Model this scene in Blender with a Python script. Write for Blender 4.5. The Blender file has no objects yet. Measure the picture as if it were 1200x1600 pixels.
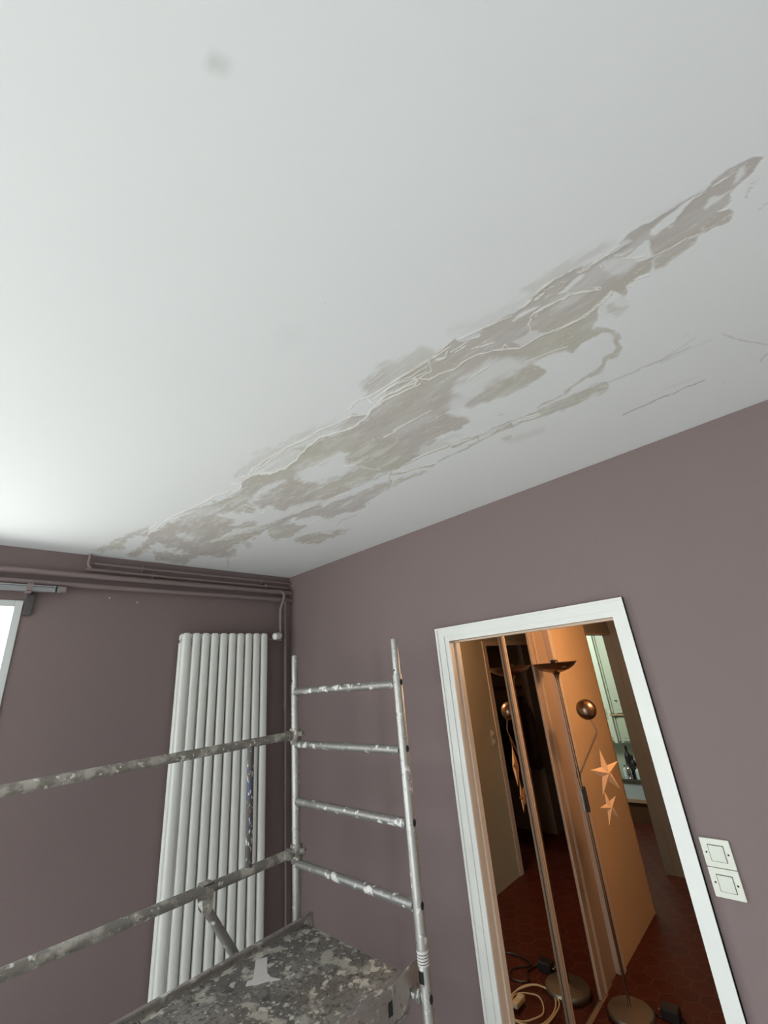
import bpy, bmesh, math, random
import numpy as np
from mathutils import Vector, Matrix
random.seed(7)
SC = bpy.context.scene
COL = SC.collection
PI = math.pi

# ------------------------------------------------------------------ camera
CAM = Vector((2.6591, -1.8027, 1.8954))
FPX = 656.5
YAW, PITCH, ROLL = 0.7358878, 0.371503, -0.0937918
_f = Vector((-math.sin(YAW)*math.cos(PITCH), math.cos(YAW)*math.cos(PITCH), math.sin(PITCH)))
_r = Vector((math.cos(YAW), math.sin(YAW), 0))
_u = _r.cross(_f)
CR = _r*math.cos(ROLL) + _u*math.sin(ROLL)
CU = -_r*math.sin(ROLL) + _u*math.cos(ROLL)
cd = bpy.data.cameras.new('camera'); cam = bpy.data.objects.new('camera', cd); COL.objects.link(cam)
M = Matrix((CR, CU, -_f)).transposed().to_4x4(); M.translation = CAM
cam.matrix_world = M
cd.sensor_fit = 'VERTICAL'; cd.sensor_height = 32.0; cd.lens = 32.0*FPX/1600.0
cd.clip_start = 0.02; cd.clip_end = 200
SC.camera = cam

# ------------------------------------------------------------------ view, world, lights
vs = SC.view_settings
vs.view_transform = 'Standard'; vs.look = 'None'; vs.gamma = 1.0; vs.use_curve_mapping = False
vs.exposure = 0.0
W = bpy.data.worlds.new('sky'); SC.world = W; W.use_nodes = True
bg = W.node_tree.nodes['Background']
SKY_UP, SKY_DOWN, SKY_S = (0.90, 0.965, 1.02), (0.66, 0.68, 0.66), 6.4     # sky above the horizon, sunlit ground below it
wt = W.node_tree; tc = wt.nodes.new('ShaderNodeTexCoord'); sx_ = wt.nodes.new('ShaderNodeSeparateXYZ'); mr_ = wt.nodes.new('ShaderNodeMapRange')
mx_ = wt.nodes.new('ShaderNodeMix'); mx_.data_type = 'RGBA'
wt.links.new(tc.outputs['Generated'], sx_.inputs[0]); wt.links.new(sx_.outputs[2], mr_.inputs['Value'])
mr_.inputs['From Min'].default_value = -0.15; mr_.inputs['From Max'].default_value = 0.1
wt.links.new(mr_.outputs[0], mx_.inputs[0]); mx_.inputs[6].default_value = tuple(1.5*c for c in SKY_DOWN)+(1,); mx_.inputs[7].default_value = SKY_UP+(1,)
wt.links.new(mx_.outputs[2], bg.inputs[0]); bg.inputs[1].default_value = SKY_S

def area(name, loc, direction, sx, sy, power, color=(1, 1, 1), portal=False, spread=PI):
    l = bpy.data.lights.new(name, 'AREA'); l.shape = 'RECTANGLE'; l.size = sx; l.size_y = sy
    l.energy = power; l.color = color; l.spread = spread
    o = bpy.data.objects.new(name, l); COL.objects.link(o); o.location = loc
    o.rotation_euler = Vector(direction).to_track_quat('-Z', 'Y').to_euler()
    if portal: l.cycles.is_portal = True
    return o
area('window_portal', (-0.16, -2.235, 1.58), (1, 0, 0), 1.40, 1.56, 1, portal=True)
area('fill_window_portal', (1.75, -5.16, 1.225), (0, 1, 0), 2.7, 2.25, 1, portal=True)
area('side_window_portal', (-0.16, -4.1, 1.58), (1, 0, 0), 1.2, 1.56, 1, portal=True)
def point(name, loc, power, color, rad):
    l = bpy.data.lights.new(name, 'POINT'); l.energy = power; l.color = color; l.shadow_soft_size = rad
    o = bpy.data.objects.new(name, l); COL.objects.link(o); o.location = loc; return o
point('hallway_ceiling_light', (2.08, 1.45, 2.10), 31, (1.0, 0.60, 0.33), 0.08)
area('washroom_daylight', (0.15, 3.3, 2.25), (0.2, 1.0, -0.55), 0.8, 0.6, 26, (0.95, 1.0, 0.92))

# ------------------------------------------------------------------ materials
def nt(name):
    m = bpy.data.materials.new(name); m.use_nodes = True
    t = m.node_tree; return m, t, t.nodes['Principled BSDF']
def nd(t, typ, **kw):
    n = t.nodes.new(typ)
    for k, v in kw.items(): setattr(n, k, v)
    return n
def coords(t, scale=(1, 1, 1)):
    g = nd(t, 'ShaderNodeNewGeometry'); mp = nd(t, 'ShaderNodeMapping')
    mp.inputs['Scale'].default_value = scale
    t.links.new(g.outputs['Position'], mp.inputs[0]); return mp.outputs[0]
def noise(t, vec, scale, detail=4, rough=0.55):
    n = nd(t, 'ShaderNodeTexNoise'); n.inputs['Scale'].default_value = scale
    n.inputs['Detail'].default_value = detail; n.inputs['Roughness'].default_value = rough
    t.links.new(vec, n.inputs['Vector']); return n.outputs['Fac']
def ramp(t, fac, a, b):
    n = nd(t, 'ShaderNodeMapRange'); n.inputs['From Min'].default_value = a; n.inputs['From Max'].default_value = b
    n.clamp = True; t.links.new(fac, n.inputs['Value']); return n.outputs[0]
def mix(t, fac, a, b, blend='MIX'):
    n = nd(t, 'ShaderNodeMix', data_type='RGBA', blend_type=blend)
    for i, v in ((0, fac), (6, a), (7, b)):
        if hasattr(v, 'node'): t.links.new(v, n.inputs[i])
        elif i == 0: n.inputs[0].default_value = v
        else: n.inputs[i].default_value = (*v, 1)
    return n.outputs[2]
def plain(name, col, rough=0.6, metal=0.0, var=0.06, vscale=9, bump=0.0, bscale=120, spec=0.5):
    m, t, p = nt(name); v = coords(t)
    n = noise(t, v, vscale)
    lo = tuple(c*(1-var) for c in col); hi = tuple(min(1, c*(1+var)) for c in col)
    t.links.new(mix(t, n, lo, hi), p.inputs['Base Color'])
    p.inputs['Roughness'].default_value = rough; p.inputs['Metallic'].default_value = metal
    p.inputs['Specular IOR Level'].default_value = spec
    if bump:
        b = nd(t, 'ShaderNodeBump'); b.inputs['Strength'].default_value = bump; b.inputs['Distance'].default_value = 0.002
        t.links.new(noise(t, v, bscale, 3), b.inputs['Height']); t.links.new(b.outputs[0], p.inputs['Normal'])
    return m
def splat(name, base, layers, rough=0.6, metal=0.0, stretch=(1, 1, 1), bump=0.4):
    """base colour with dried paint splashes: layers of (noise scale, lo, hi, colour, detail)"""
    m, t, p = nt(name); v = coords(t, stretch)
    col = mix(t, noise(t, v, 18), tuple(c*0.8 for c in base), tuple(min(1, c*1.2) for c in base))
    tot = None
    for i, (sc, lo, hi, c, det) in enumerate(layers):
        mp = nd(t, 'ShaderNodeMapping'); mp.inputs['Location'].default_value = (i*3.7, i*1.9, i*5.1)
        t.links.new(v, mp.inputs[0])
        f = ramp(t, noise(t, mp.outputs[0], sc, det), lo, hi)
        col = mix(t, f, col, c)
        if tot is None: tot = f
        else:
            a = nd(t, 'ShaderNodeMath', operation='MAXIMUM'); t.links.new(tot, a.inputs[0]); t.links.new(f, a.inputs[1]); tot = a.outputs[0]
    t.links.new(col, p.inputs['Base Color'])
    p.inputs['Roughness'].default_value = rough
    if metal:
        s = nd(t, 'ShaderNodeMath', operation='MULTIPLY_ADD'); t.links.new(tot, s.inputs[0]); s.inputs[1].default_value = -metal; s.inputs[2].default_value = metal
        t.links.new(s.outputs[0], p.inputs['Metallic'])
    b = nd(t, 'ShaderNodeBump'); b.inputs['Strength'].default_value = bump; b.inputs['Distance'].default_value = 0.001
    t.links.new(tot, b.inputs['Height']); t.links.new(b.outputs[0], p.inputs['Normal'])
    return m

WALLC = (0.212, 0.163, 0.158)
MAT = {}
MAT['wall'] = plain('plum brown wall paint', WALLC, 0.75, var=0.05, vscale=1.6, bump=0.35, bscale=160, spec=0.3)
MAT['bounce_wall'] = plain('wall paint whitened for bounce', (0.74, 0.74, 0.72), 0.8, var=0.03)  # unseen back and far walls, made white for more bounced light
MAT['pipe'] = plain('plum brown pipe paint', tuple(c*1.08 for c in WALLC), 0.45, var=0.05, bump=0.2)
MAT['white_gloss'] = plain('white gloss trim paint', (0.76, 0.77, 0.735), 0.4, var=0.03)
MAT['frame_white'] = plain('white window frame', (0.62, 0.65, 0.63), 0.4, var=0.02)
MAT['radiator'] = plain('white radiator enamel', (0.78, 0.79, 0.75), 0.35, var=0.02, vscale=60, bump=0.08, bscale=400)
MAT['dark'] = plain('dark parts and hole shade', (0.015, 0.014, 0.013), 0.8)  # near-black for small dark parts and for shade painted into holes
MAT['black_plastic'] = plain('black plastic', (0.02, 0.018, 0.018), 0.4)
MAT['grey_rail'] = plain('grey aluminium curtain rail', (0.33, 0.33, 0.34), 0.35, metal=0.6)
MAT['grey_block'] = plain('dark grey bracket', (0.075, 0.07, 0.07), 0.6)
MAT['switch'] = plain('cream switch plastic', (0.70, 0.71, 0.62), 0.4, var=0.02)
MAT['switch_rocker'] = plain('cream rocker plastic', (0.66, 0.68, 0.60), 0.3, var=0.02)
MAT['cream_wall'] = plain('cream hallway wall paint', (0.46, 0.41, 0.31), 0.75, var=0.06, vscale=3)
MAT['brown_wall'] = plain('grey brown wall paint', (0.20, 0.165, 0.13), 0.75, var=0.06, vscale=3)
MAT['ochre'] = plain('ochre painted panel', (0.66, 0.45, 0.26), 0.5, var=0.06, vscale=2, bump=0.1)
MAT['brown_panel'] = plain('brown panel', (0.36, 0.25, 0.17), 0.5, var=0.06, vscale=8)
MAT['beige_trim'] = plain('beige trim paint', (0.62, 0.49, 0.38), 0.4, var=0.03)
MAT['wood_trim'] = plain('varnished wood trim', (0.36, 0.20, 0.09), 0.4, var=0.12, vscale=20)
MAT['bronze'] = plain('brushed bronze', (0.30, 0.20, 0.14), 0.28, metal=1.0, var=0.05)
MAT['steel'] = plain('brushed nickel', (0.55, 0.50, 0.43), 0.25, metal=1.0, var=0.05)
MAT['base_metal'] = plain('dull nickel', (0.34, 0.31, 0.26), 0.36, metal=0.9, var=0.05)
MAT['paper'] = plain('orange paper', (0.80, 0.50, 0.28), 0.8, var=0.08, vscale=30)
MAT['string'] = plain('copper string', (0.45, 0.28, 0.15), 0.6)
MAT['cable_cream'] = plain('cream cable', (0.66, 0.56, 0.36), 0.45, var=0.03)
MAT['coat'] = plain('black cloth', (0.012, 0.011, 0.012), 0.9)
MAT['coat_red'] = plain('dark red cloth', (0.022, 0.007, 0.007), 0.9)
MAT['green'] = plain('pale green paint', (0.50, 0.57, 0.44), 0.5, var=0.03)
MAT['green_light'] = plain('light green trim', (0.66, 0.74, 0.60), 0.4, var=0.03)
MAT['enamel'] = plain('blue white enamel', (0.52, 0.60, 0.62), 0.2, var=0.03)
MAT['brown_wood'] = plain('dark brown wood', (0.10, 0.045, 0.022), 0.45, var=0.15, vscale=14)
MAT['light_wood'] = plain('light wood rim', (0.42, 0.30, 0.18), 0.5, var=0.12, vscale=14)
MAT['chrome'] = plain('chrome', (0.75, 0.76, 0.78), 0.12, metal=1.0, var=0.01)
MAT['bottle_green'] = plain('green bottle glass', (0.03, 0.09, 0.05), 0.1, var=0.02)
MAT['tape'] = plain('white masking tape', (0.62, 0.59, 0.57), 0.7, var=0.05, vscale=40)
MAT['alu'] = splat('worn aluminium tube', (0.44, 0.43, 0.41),
    [(42, 0.60, 0.66, (0.66, 0.65, 0.61), 3), (60, 0.60, 0.72, (0.17, 0.145, 0.12), 5)], 0.42, 0.75)
MAT['alu_rung'] = splat('aluminium rung with paint drips', (0.34, 0.335, 0.32),
    [(26, 0.575, 0.61, (0.74, 0.74, 0.70), 3), (70, 0.60, 0.70, (0.18, 0.16, 0.13), 5)], 0.45, 0.7)
MAT['alu_rail'] = splat('plaster smeared guard rail', (0.24, 0.225, 0.20),
    [(18, 0.48, 0.62, (0.42, 0.40, 0.35), 6), (46, 0.60, 0.66, (0.66, 0.64, 0.58), 4), (90, 0.62, 0.70, (0.11, 0.09, 0.075), 4)], 0.6, 0.35)
MAT['blue_strut'] = splat('paint streaked strut', (0.10, 0.085, 0.075),
    [(60, 0.56, 0.60, (0.05, 0.08, 0.20), 5), (75, 0.58, 0.61, (0.60, 0.60, 0.58), 5)], 0.55, 0.2, (1, 1, 0.5))
MAT['deck'] = splat('paint spattered plywood deck', (0.135, 0.125, 0.112),
    [(5, 0.42, 0.70, (0.26, 0.25, 0.22), 15), (60, 0.50, 0.62, (0.10, 0.092, 0.082), 6), (13, 0.535, 0.60, (0.38, 0.365, 0.31), 13), (26, 0.585, 0.63, (0.52, 0.50, 0.43), 8), (50, 0.625, 0.67, (0.50, 0.485, 0.42), 6), (24, 0.62, 0.66, (0.07, 0.065, 0.06), 8), (95, 0.66, 0.70, (0.64, 0.62, 0.56), 3)], 0.7)
MAT['beam'] = splat('aluminium deck beam', (0.36, 0.33, 0.31),
    [(22, 0.56, 0.63, (0.56, 0.54, 0.49), 6), (50, 0.60, 0.7, (0.16, 0.12, 0.10), 4)], 0.45, 0.6)

def mirror_mat():
    m, t, p = nt('mirror glass')
    p.inputs['Base Color'].default_value = (0.80, 0.80, 0.78, 1); p.inputs['Metallic'].default_value = 1; p.inputs['Roughness'].default_value = 0.0
    v = coords(t); p.inputs['Roughness'].default_value = 0.01
    return m
MAT['mirror'] = mirror_mat()
def glass_mat():
    m, t, p = nt('window glass')
    tr = nd(t, 'ShaderNodeBsdfTransparent'); gl = nd(t, 'ShaderNodeBsdfGlossy'); gl.inputs['Roughness'].default_value = 0.02
    mx = nd(t, 'ShaderNodeMixShader'); mx.inputs[0].default_value = 0.06
    t.links.new(tr.outputs[0], mx.inputs[1]); t.links.new(gl.outputs[0], mx.inputs[2])
    t.links.new(mx.outputs[0], t.nodes['Material Output'].inputs[0]); return m
MAT['glass'] = glass_mat()
def tile_mat():
    """small hexagonal terracotta tiles"""
    m, t, p = nt('hexagonal terracotta tiles')
    g = nd(t, 'ShaderNodeNewGeometry')
    def vm(op, a, b=None):
        n = nd(t, 'ShaderNodeVectorMath', operation=op)
        for i, x in enumerate((a, b)):
            if x is None: continue
            if hasattr(x, 'node'): t.links.new(x, n.inputs[i])
            else: n.inputs[i].default_value = x
        return n
    S = 0.125
    pos = vm('MULTIPLY', g.outputs['Position'], (1/S, 1/S, 0)).outputs[0]
    R = (1.0, 1.7320508, 1.0); H = (0.5, 0.8660254, 0.0)
    def cell(off):
        q = vm('ADD', pos, off).outputs[0] if off else pos
        q = vm('ADD', q, (40.0, 40*1.7320508, 0.0)).outputs[0]
        w = vm('MODULO', q, R).outputs[0]
        return vm('SUBTRACT', w, H).outputs[0]
    a = cell(None); b = cell(H)
    la = vm('DOT_PRODUCT', a, a).outputs['Value']; lb = vm('DOT_PRODUCT', b, b).outputs['Value']
    lt = nd(t, 'ShaderNodeMath', operation='LESS_THAN'); t.links.new(la, lt.inputs[0]); t.links.new(lb, lt.inputs[1])
    mv = nd(t, 'ShaderNodeMix', data_type='VECTOR'); t.links.new(lt.outputs[0], mv.inputs[0]); t.links.new(b, mv.inputs[4]); t.links.new(a, mv.inputs[5])
    gv = vm('ABSOLUTE', mv.outputs[1]).outputs[0]
    d1 = vm('DOT_PRODUCT', gv, (0.5, 0.8660254, 0)).outputs['Value']
    sx = nd(t, 'ShaderNodeSeparateXYZ'); t.links.new(gv, sx.inputs[0])
    mxx = nd(t, 'ShaderNodeMath', operation='MAXIMUM'); t.links.new(d1, mxx.inputs[0]); t.links.new(sx.outputs[0], mxx.inputs[1])
    edge = ramp(t, mxx.outputs[0], 0.455, 0.48)
    cid = vm('SUBTRACT', pos, mv.outputs[1]).outputs[0]
    wn = nd(t, 'ShaderNodeTexWhiteNoise'); t.links.new(vm('SNAP', cid, (0.25, 0.25, 0.25)).outputs[0], wn.inputs[0])
    c = mix(t, wn.outputs[0], (0.062, 0.011, 0.005), (0.110, 0.020, 0.009))
    c = mix(t, noise(t, g.outputs['Position'], 30), c, (0.07, 0.013, 0.007))
    t.links.new(mix(t, edge, c, (0.095, 0.040, 0.026)), p.inputs['Base Color'])
    p.inputs['Roughness'].default_value = 0.5; p.inputs['Specular IOR Level'].default_value = 0.3
    bmp = nd(t, 'ShaderNodeBump'); bmp.inputs['Strength'].default_value = 0.4; bmp.inputs['Distance'].default_value = 0.002; bmp.invert = True
    t.links.new(edge, bmp.inputs['Height']); t.links.new(bmp.outputs[0], p.inputs['Normal'])
    return m
MAT['tiles'] = tile_mat()
def parquet():  # unseen room floor, made white to bounce light up to the ceiling
    m, t, p = nt('plank floor whitened for bounce')
    v = coords(t, (1, 1, 1)); b = nd(t, 'ShaderNodeTexBrick')
    b.inputs['Scale'].default_value = 1.0; b.inputs['Brick Width'].default_value = 0.9; b.inputs['Row Height'].default_value = 0.09
    b.inputs['Mortar Size'].default_value = 0.002
    b.inputs['Color1'].default_value = (0.84, 0.84, 0.83, 1); b.inputs['Color2'].default_value = (0.82, 0.82, 0.81, 1); b.inputs['Mortar'].default_value = (0.7, 0.7, 0.69, 1)
    t.links.new(v, b.inputs['Vector']); t.links.new(b.outputs[0], p.inputs['Base Color']); p.inputs['Roughness'].default_value = 0.5
    return m
MAT['parquet'] = parquet()

# ------------------------------------------------------------------ mesh helpers
def obj(name, bm, mat, parent=None, smooth=False):
    me = bpy.data.meshes.new(name); bmesh.ops.recalc_face_normals(bm, faces=bm.faces[:]); bm.to_mesh(me); bm.free()
    if smooth:
        me.polygons.foreach_set('use_smooth', [True]*len(me.polygons))
        if smooth != 'all': me.set_sharp_from_angle(angle=math.radians(40))
    for mm in (mat if isinstance(mat, (list, tuple)) else [mat]): me.materials.append(mm)
    o = bpy.data.objects.new(name, me); COL.objects.link(o)
    if parent: o.parent = parent
    return o
def thing(name, label, cat, loc=(0, 0, 0), group=None):
    o = bpy.data.objects.new(name, None); COL.objects.link(o); o.empty_display_size = 0.1
    o['label'] = label; o['category'] = cat
    if group: o['group'] = group
    o['_loc'] = 0; del o['_loc']
    o.location = loc
    return o
def tag(o, label, cat, group=None):
    o['label'] = label; o['category'] = cat
    if group: o['group'] = group
    return o
def struct(o): o['kind'] = 'structure'; return o
def box(bm, a, b, bev=0.0):
    a = Vector(a); b = Vector(b); c = (a+b)/2; s = b-a
    r = bmesh.ops.create_cube(bm, size=1.0, matrix=Matrix.Translation(c) @ Matrix.Diagonal((abs(s.x), abs(s.y), abs(s.z), 1)))
    if bev:
        es = {e for v in r['verts'] for e in v.link_edges}
        bmesh.ops.bevel(bm, geom=list(es), offset=bev, segments=2, affect='EDGES', profile=0.7)
    return bm
def bx(a, b, bev=0.0): return box(bmesh.new(), a, b, bev)
def smooth_path(pts, n=8):
    P = [Vector(p) for p in pts]; P = [P[0]*2-P[1]] + P + [P[-1]*2-P[-2]]; out = []
    for i in range(1, len(P)-2):
        for k in range(n):
            t = k/n; a, b, c, d = P[i-1:i+3]
            out.append(0.5*((2*b)+(c-a)*t+(2*a-5*b+4*c-d)*t*t+(3*b-a-3*c+d)*t**3))
    out.append(P[-2]); return out
def tube(bm, pts, r, seg=16, cap=True, ell=1.0):
    P = [Vector(p) for p in pts]; rings = []
    rr = r if isinstance(r, (list, tuple)) else [r]*len(P)
    t0 = (P[1]-P[0]).normalized(); up = Vector((0, 0, 1)) if abs(t0.z) < 0.9 else Vector((0, 1, 0))
    n = (up - t0*up.dot(t0)).normalized()
    for i, p in enumerate(P):
        t = (P[min(i+1, len(P)-1)]-P[max(i-1, 0)]).normalized()
        n = (n - t*n.dot(t)).normalized(); b = t.cross(n)
        rings.append([bm.verts.new(p + (n*math.cos(2*PI*k/seg) + b*math.sin(2*PI*k/seg)*ell)*rr[i]) for k in range(seg)])
    for i in range(len(rings)-1):
        for k in range(seg):
            bm.faces.new((rings[i][k], rings[i][(k+1) % seg], rings[i+1][(k+1) % seg], rings[i+1][k]))
    if cap:
        bm.faces.new(rings[0]); bm.faces.new(rings[-1])
    return bm
def tb(pts, r, seg=16, **k): return tube(bmesh.new(), pts, r, seg, **k)
def lathe(prof, c=(0, 0, 0), seg=32, axis='z'):
    bm = bmesh.new(); rings = []
    for (r, z) in prof:
        rings.append([bm.verts.new((r*math.cos(2*PI*k/seg), r*math.sin(2*PI*k/seg), z)) for k in range(seg)] if r > 1e-6 else [bm.verts.new((0, 0, z))])
    for a, b in zip(rings, rings[1:]):
        for k in range(seg):
            q = [a[k % len(a)], a[(k+1) % len(a)], b[(k+1) % len(b)], b[k % len(b)]]
            q = list(dict.fromkeys(q))
            if len(q) > 2: bm.faces.new(q)
    if axis == 'x': bm.transform(Matrix.Rotation(PI/2, 4, 'Y'))
    if axis == 'y': bm.transform(Matrix.Rotation(-PI/2, 4, 'X'))
    bm.transform(Matrix.Translation(c)); return bm
def prism(bm, poly, h, plane='xy', off=0.0):
    """poly extruded by h; plane gives the two axes of poly"""
    def P(u, v, w):
        return {'xy': (u, v, w), 'xz': (u, w, v), 'yz': (w, u, v)}[plane]
    a = [bm.verts.new(P(u, v, off)) for u, v in poly]; b = [bm.verts.new(P(u, v, off+h)) for u, v in poly]
    bm.faces.new(a); bm.faces.new(b[::-1])
    n = len(poly)
    for i in range(n): bm.faces.new((a[i], a[(i+1) % n], b[(i+1) % n], b[i]))
    return bm
def wall_with_holes(u0, u1, z0, z1, holes):
    """rectangles tiling a wall minus holes [(u0,u1,z0,z1)]"""
    us = sorted({u0, u1, *[h[0] for h in holes], *[h[1] for h in holes]}); zs = sorted({z0, z1, *[h[2] for h in holes], *[h[3] for h in holes]})
    out = []
    for a, b in zip(us, us[1:]):
        for c, d in zip(zs, zs[1:]):
            m, n = (a+b)/2, (c+d)/2
            if not any(h[0] < m < h[1] and h[2] < n < h[3] for h in holes): out.append((a, b, c, d))
    return out

# ------------------------------------------------------------------ room shell
HC = 2.65
def wall(name, axis, w0, w1, u0, u1, z0, z1, holes, mat):
    bm = bmesh.new()
    for a, b, c, d in wall_with_holes(u0, u1, z0, z1, holes):
        if axis == 'x': box(bm, (w0, a, c), (w1, b, d))
        else: box(bm, (a, w0, c), (b, w1, d))
    bmesh.ops.remove_doubles(bm, verts=bm.verts[:], dist=1e-5)
    seen = {}
    for f in bm.faces[:]:
        k = tuple(sorted(v.index for v in f.verts)) if False else tuple(round(x, 4) for x in f.calc_center_median())
        seen.setdefault(k, []).append(f)
    kill = [f for fs in seen.values() if len(fs) > 1 for f in fs]
    bmesh.ops.delete(bm, geom=kill, context='FACES')
    return struct(obj(name, bm, mat))
DX0, DX1, DZ = 1.386, 2.155, 2.030          # doorway opening
WT = 0.07                                    # partition thickness
wall('wall_right', 'y', 0.0, WT, -0.2, 5.2, 0.0, HC, [(DX0-.012, DX1+.012, -1, DZ+.012)], MAT['wall'])
wall('wall_left', 'x', -0.2, 0.0, -5.2, 0.0, 0.0, HC, [(-2.92, -1.519, 0.80, 2.388), (-4.7, -3.5, 0.80, 2.385)], MAT['wall'])
wall('wall_back', 'y', -5.2, -5.0, 0.0, 5.0, 0.0, HC, [(0.4, 3.1, 0.1, 2.35)], MAT['bounce_wall'])
wall('wall_far_side', 'x', 5.0, 5.2, -5.2, 0.0, 0.0, HC, [], MAT['bounce_wall'])
struct(obj('floor', bx((-0.2, -5.2, -0.1), (5.2, 0.0, 0.0)), MAT['parquet']))

# ---- ceiling: white paint with the sanded filler patch, shape computed per vertex
def px(p):                                   # a point of the photograph on the ceiling plane
    d = _f*FPX + CR*(p[0]-600) - CU*(p[1]-800); t = (HC-CAM.z)/d.z
    q = CAM + d*t; return q.x, q.y
def ceiling():
    xs = np.concatenate([np.array([-0.2, -0.05]), np.arange(0.0, 3.0, 0.0032), np.linspace(3.0, 5.2, 12)[1:]])
    ys = np.concatenate([np.linspace(-5.2, -2.0, 10)[:-1], np.arange(-2.0, -1.42, 0.012), np.arange(-1.42, 0.0, 0.0034), np.array([0.0])])
    nx, ny = len(xs), len(ys)
    X, Y = np.meshgrid(xs, ys, indexing='ij')
    # ceiling position -> photo coordinates, only to place the traced filler outline on the real plane
    dx, dy, dz = X-CAM.x, Y-CAM.y, HC-CAM.z
    zc = dx*_f.x+dy*_f.y+dz*_f.z; ok = zc > 0.12; zc = np.where(ok, zc, 1)
    U = np.where(ok, 600+FPX*(dx*CR.x+dy*CR.y+dz*CR.z)/zc, -9999.0)
    V = np.where(ok, 800-FPX*(dx*CU.x+dy*CU.y+dz*CU.z)/zc, -9999.0)
    rng = np.random.default_rng(3)
    def vnoise(A, B, s):
        G = rng.random((256, 256)); a = A/s; b = B/s
        i = np.floor(a).astype(int); j = np.floor(b).astype(int); fa = a-i; fb = b-j
        fa = fa*fa*(3-2*fa); fb = fb*fb*(3-2*fb)
        g = lambda p, q: G[p % 256, q % 256]
        return (g(i, j)*(1-fa)+g(i+1, j)*fa)*(1-fb)+(g(i, j+1)*(1-fa)+g(i+1, j+1)*fa)*fb - 0.5
    # streak direction of the trowel is along the room's x axis
    def fbm(sx, sy, o=4):
        r = 0; a = 1
        for k in range(o): r = r + a*vnoise(X+7.3*k, Y+3.1*k, 1.0) if False else r + a*vnoise(X/sx*2**k, Y/sy*2**k, 1.0); a *= 0.55
        return r
    wob1 = fbm(0.035, 0.02); wob2 = fbm(0.04, 0.02)
    Uw = U + wob1*5.5; Vw = V + wob2*5.5
    mott = fbm(0.22, 0.045); fine = fbm(0.05, 0.012)
    def sd(poly, A, B):
        P = np.array(poly, float); n = len(P)
        D = np.full(A.shape, 1e9); ins = np.zeros(A.shape, bool)
        for k in range(n):
            (x0, y0), (x1, y1) = P[k], P[(k+1) % n]
            ex, ey = x1-x0, y1-y0; L = ex*ex+ey*ey+1e-9
            t = np.clip(((A-x0)*ex+(B-y0)*ey)/L, 0, 1)
            D = np.minimum(D, np.hypot(A-x0-t*ex, B-y0-t*ey))
            if y0 != y1:
                c = ((y0 > B) != (y1 > B)) & (A < (x1-x0)*(B-y0)/(y1-y0)+x0); ins ^= c
        return np.where(ins, D, -D)
    tan = np.zeros_like(U); ridge = np.zeros_like(U); dark = np.zeros_like(U); grey = np.zeros_like(U)
    def sel(pts, m):
        P = np.array(pts, float)
        return (U > P[:, 0].min()-m) & (U < P[:, 0].max()+m) & (V > P[:, 1].min()-m) & (V < P[:, 1].max()+m)
    def fill(pts, val, soft=1.6, jag=1.0):
        s = sel(pts, soft*2+8)
        if not s.any(): return
        d = sd(pts, U[s]+(Uw[s]-U[s])*jag, V[s]+(Vw[s]-V[s])*jag)
        if soft > 4: d = d + fine[s]*soft*1.0 + mott[s]*soft*0.5
        k = np.clip(d/(2*soft)+0.5, 0, 1); k = k*k*(3-2*k)
        tan[s] = tan[s]*(1-k) + val*k
    def line(pts, w, arr, val=1.0, soft=1.0, jag=0.6, taper=False):
        s = sel(pts, w+6)
        if not s.any(): return
        A = U[s]+(Uw[s]-U[s])*jag; B = V[s]+(Vw[s]-V[s])*jag
        D = np.full(A.shape, 1e9); P = np.array(pts, float)
        for (x0, y0), (x1, y1) in zip(P, P[1:]):
            ex, ey = x1-x0, y1-y0; L = ex*ex+ey*ey+1e-9
            t = np.clip(((A-x0)*ex+(B-y0)*ey)/L, 0, 1); D = np.minimum(D, np.hypot(A-x0-t*ex, B-y0-t*ey))
        k = np.clip((w/2+soft/2-D)/soft, 0, 1)*val
        arr[s] = np.maximum(arr[s], k)
    def A_(l): return [(100+x/3, 640+y/3) for x, y in l]
    def B_(l): return [(400+x/3, 540+y/3) for x, y in l]
    def C_(l): return [(600+x/3, 400+y/3) for x, y in l]
    def D_(l): return [(840+x*.3, 220+y*.3) for x, y in l]
    def E_(l): return [(940+x/4.615, 480+y/4.615) for x, y in l]
    # ---- broad soft sanding halo along the upper edge
    fill(A_([(780,320),(880,235),(1060,145),(1100,115),(1200,75),(1200,110),(1060,175),(930,250),(850,315)]), .45, 6)
    fill(B_([(500,180),(600,100),(780,20),(820,50),(740,105),(600,195),(530,230)]), .75, 9)
    fill(B_([(190,432),(260,408),(250,430),(200,445)]), .6, 4)
    fill(B_([(0,520),(160,445),(380,355),(300,420),(130,520),(0,590)]), .35, 8)
    fill(C_([(0,525),(180,430),(230,450),(120,525),(0,590)]), .55, 9)
    fill(C_([(300,350),(560,240),(680,180),(620,270),(420,360)]), .20, 12)
    fill(C_([(640,160),(860,35),(900,45),(780,130),(700,180)]), .45, 10)
    fill(D_([(0,740),(180,620),(440,490),(350,585),(200,660),(100,715),(0,770)]), .38, 9)
    fill(D_([(560,420),(700,335),(900,230),(880,270),(700,355)]), .22, 5)
    # ---- left end
    fill(A_([(140,662),(200,630),(270,600),(290,590),(400,560),(330,575),(395,545),(400,590),(330,620),(270,665),(225,660),(180,674)]), .8, 2.2)
    fill(A_([(290,682),(340,650),(395,610),(400,585),(450,560),(520,520),(610,480),(700,435),(780,412),(835,385),(840,330),(900,310),(1000,290),(1080,250),(1150,180),(1200,160),
             (1205,455),(1130,490),(1050,530),(960,565),(880,603),(800,635),(770,660),(770,690),(690,692),(660,683),(620,692),(560,722),(430,708),(330,695)]), .95, 1.8)
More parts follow.
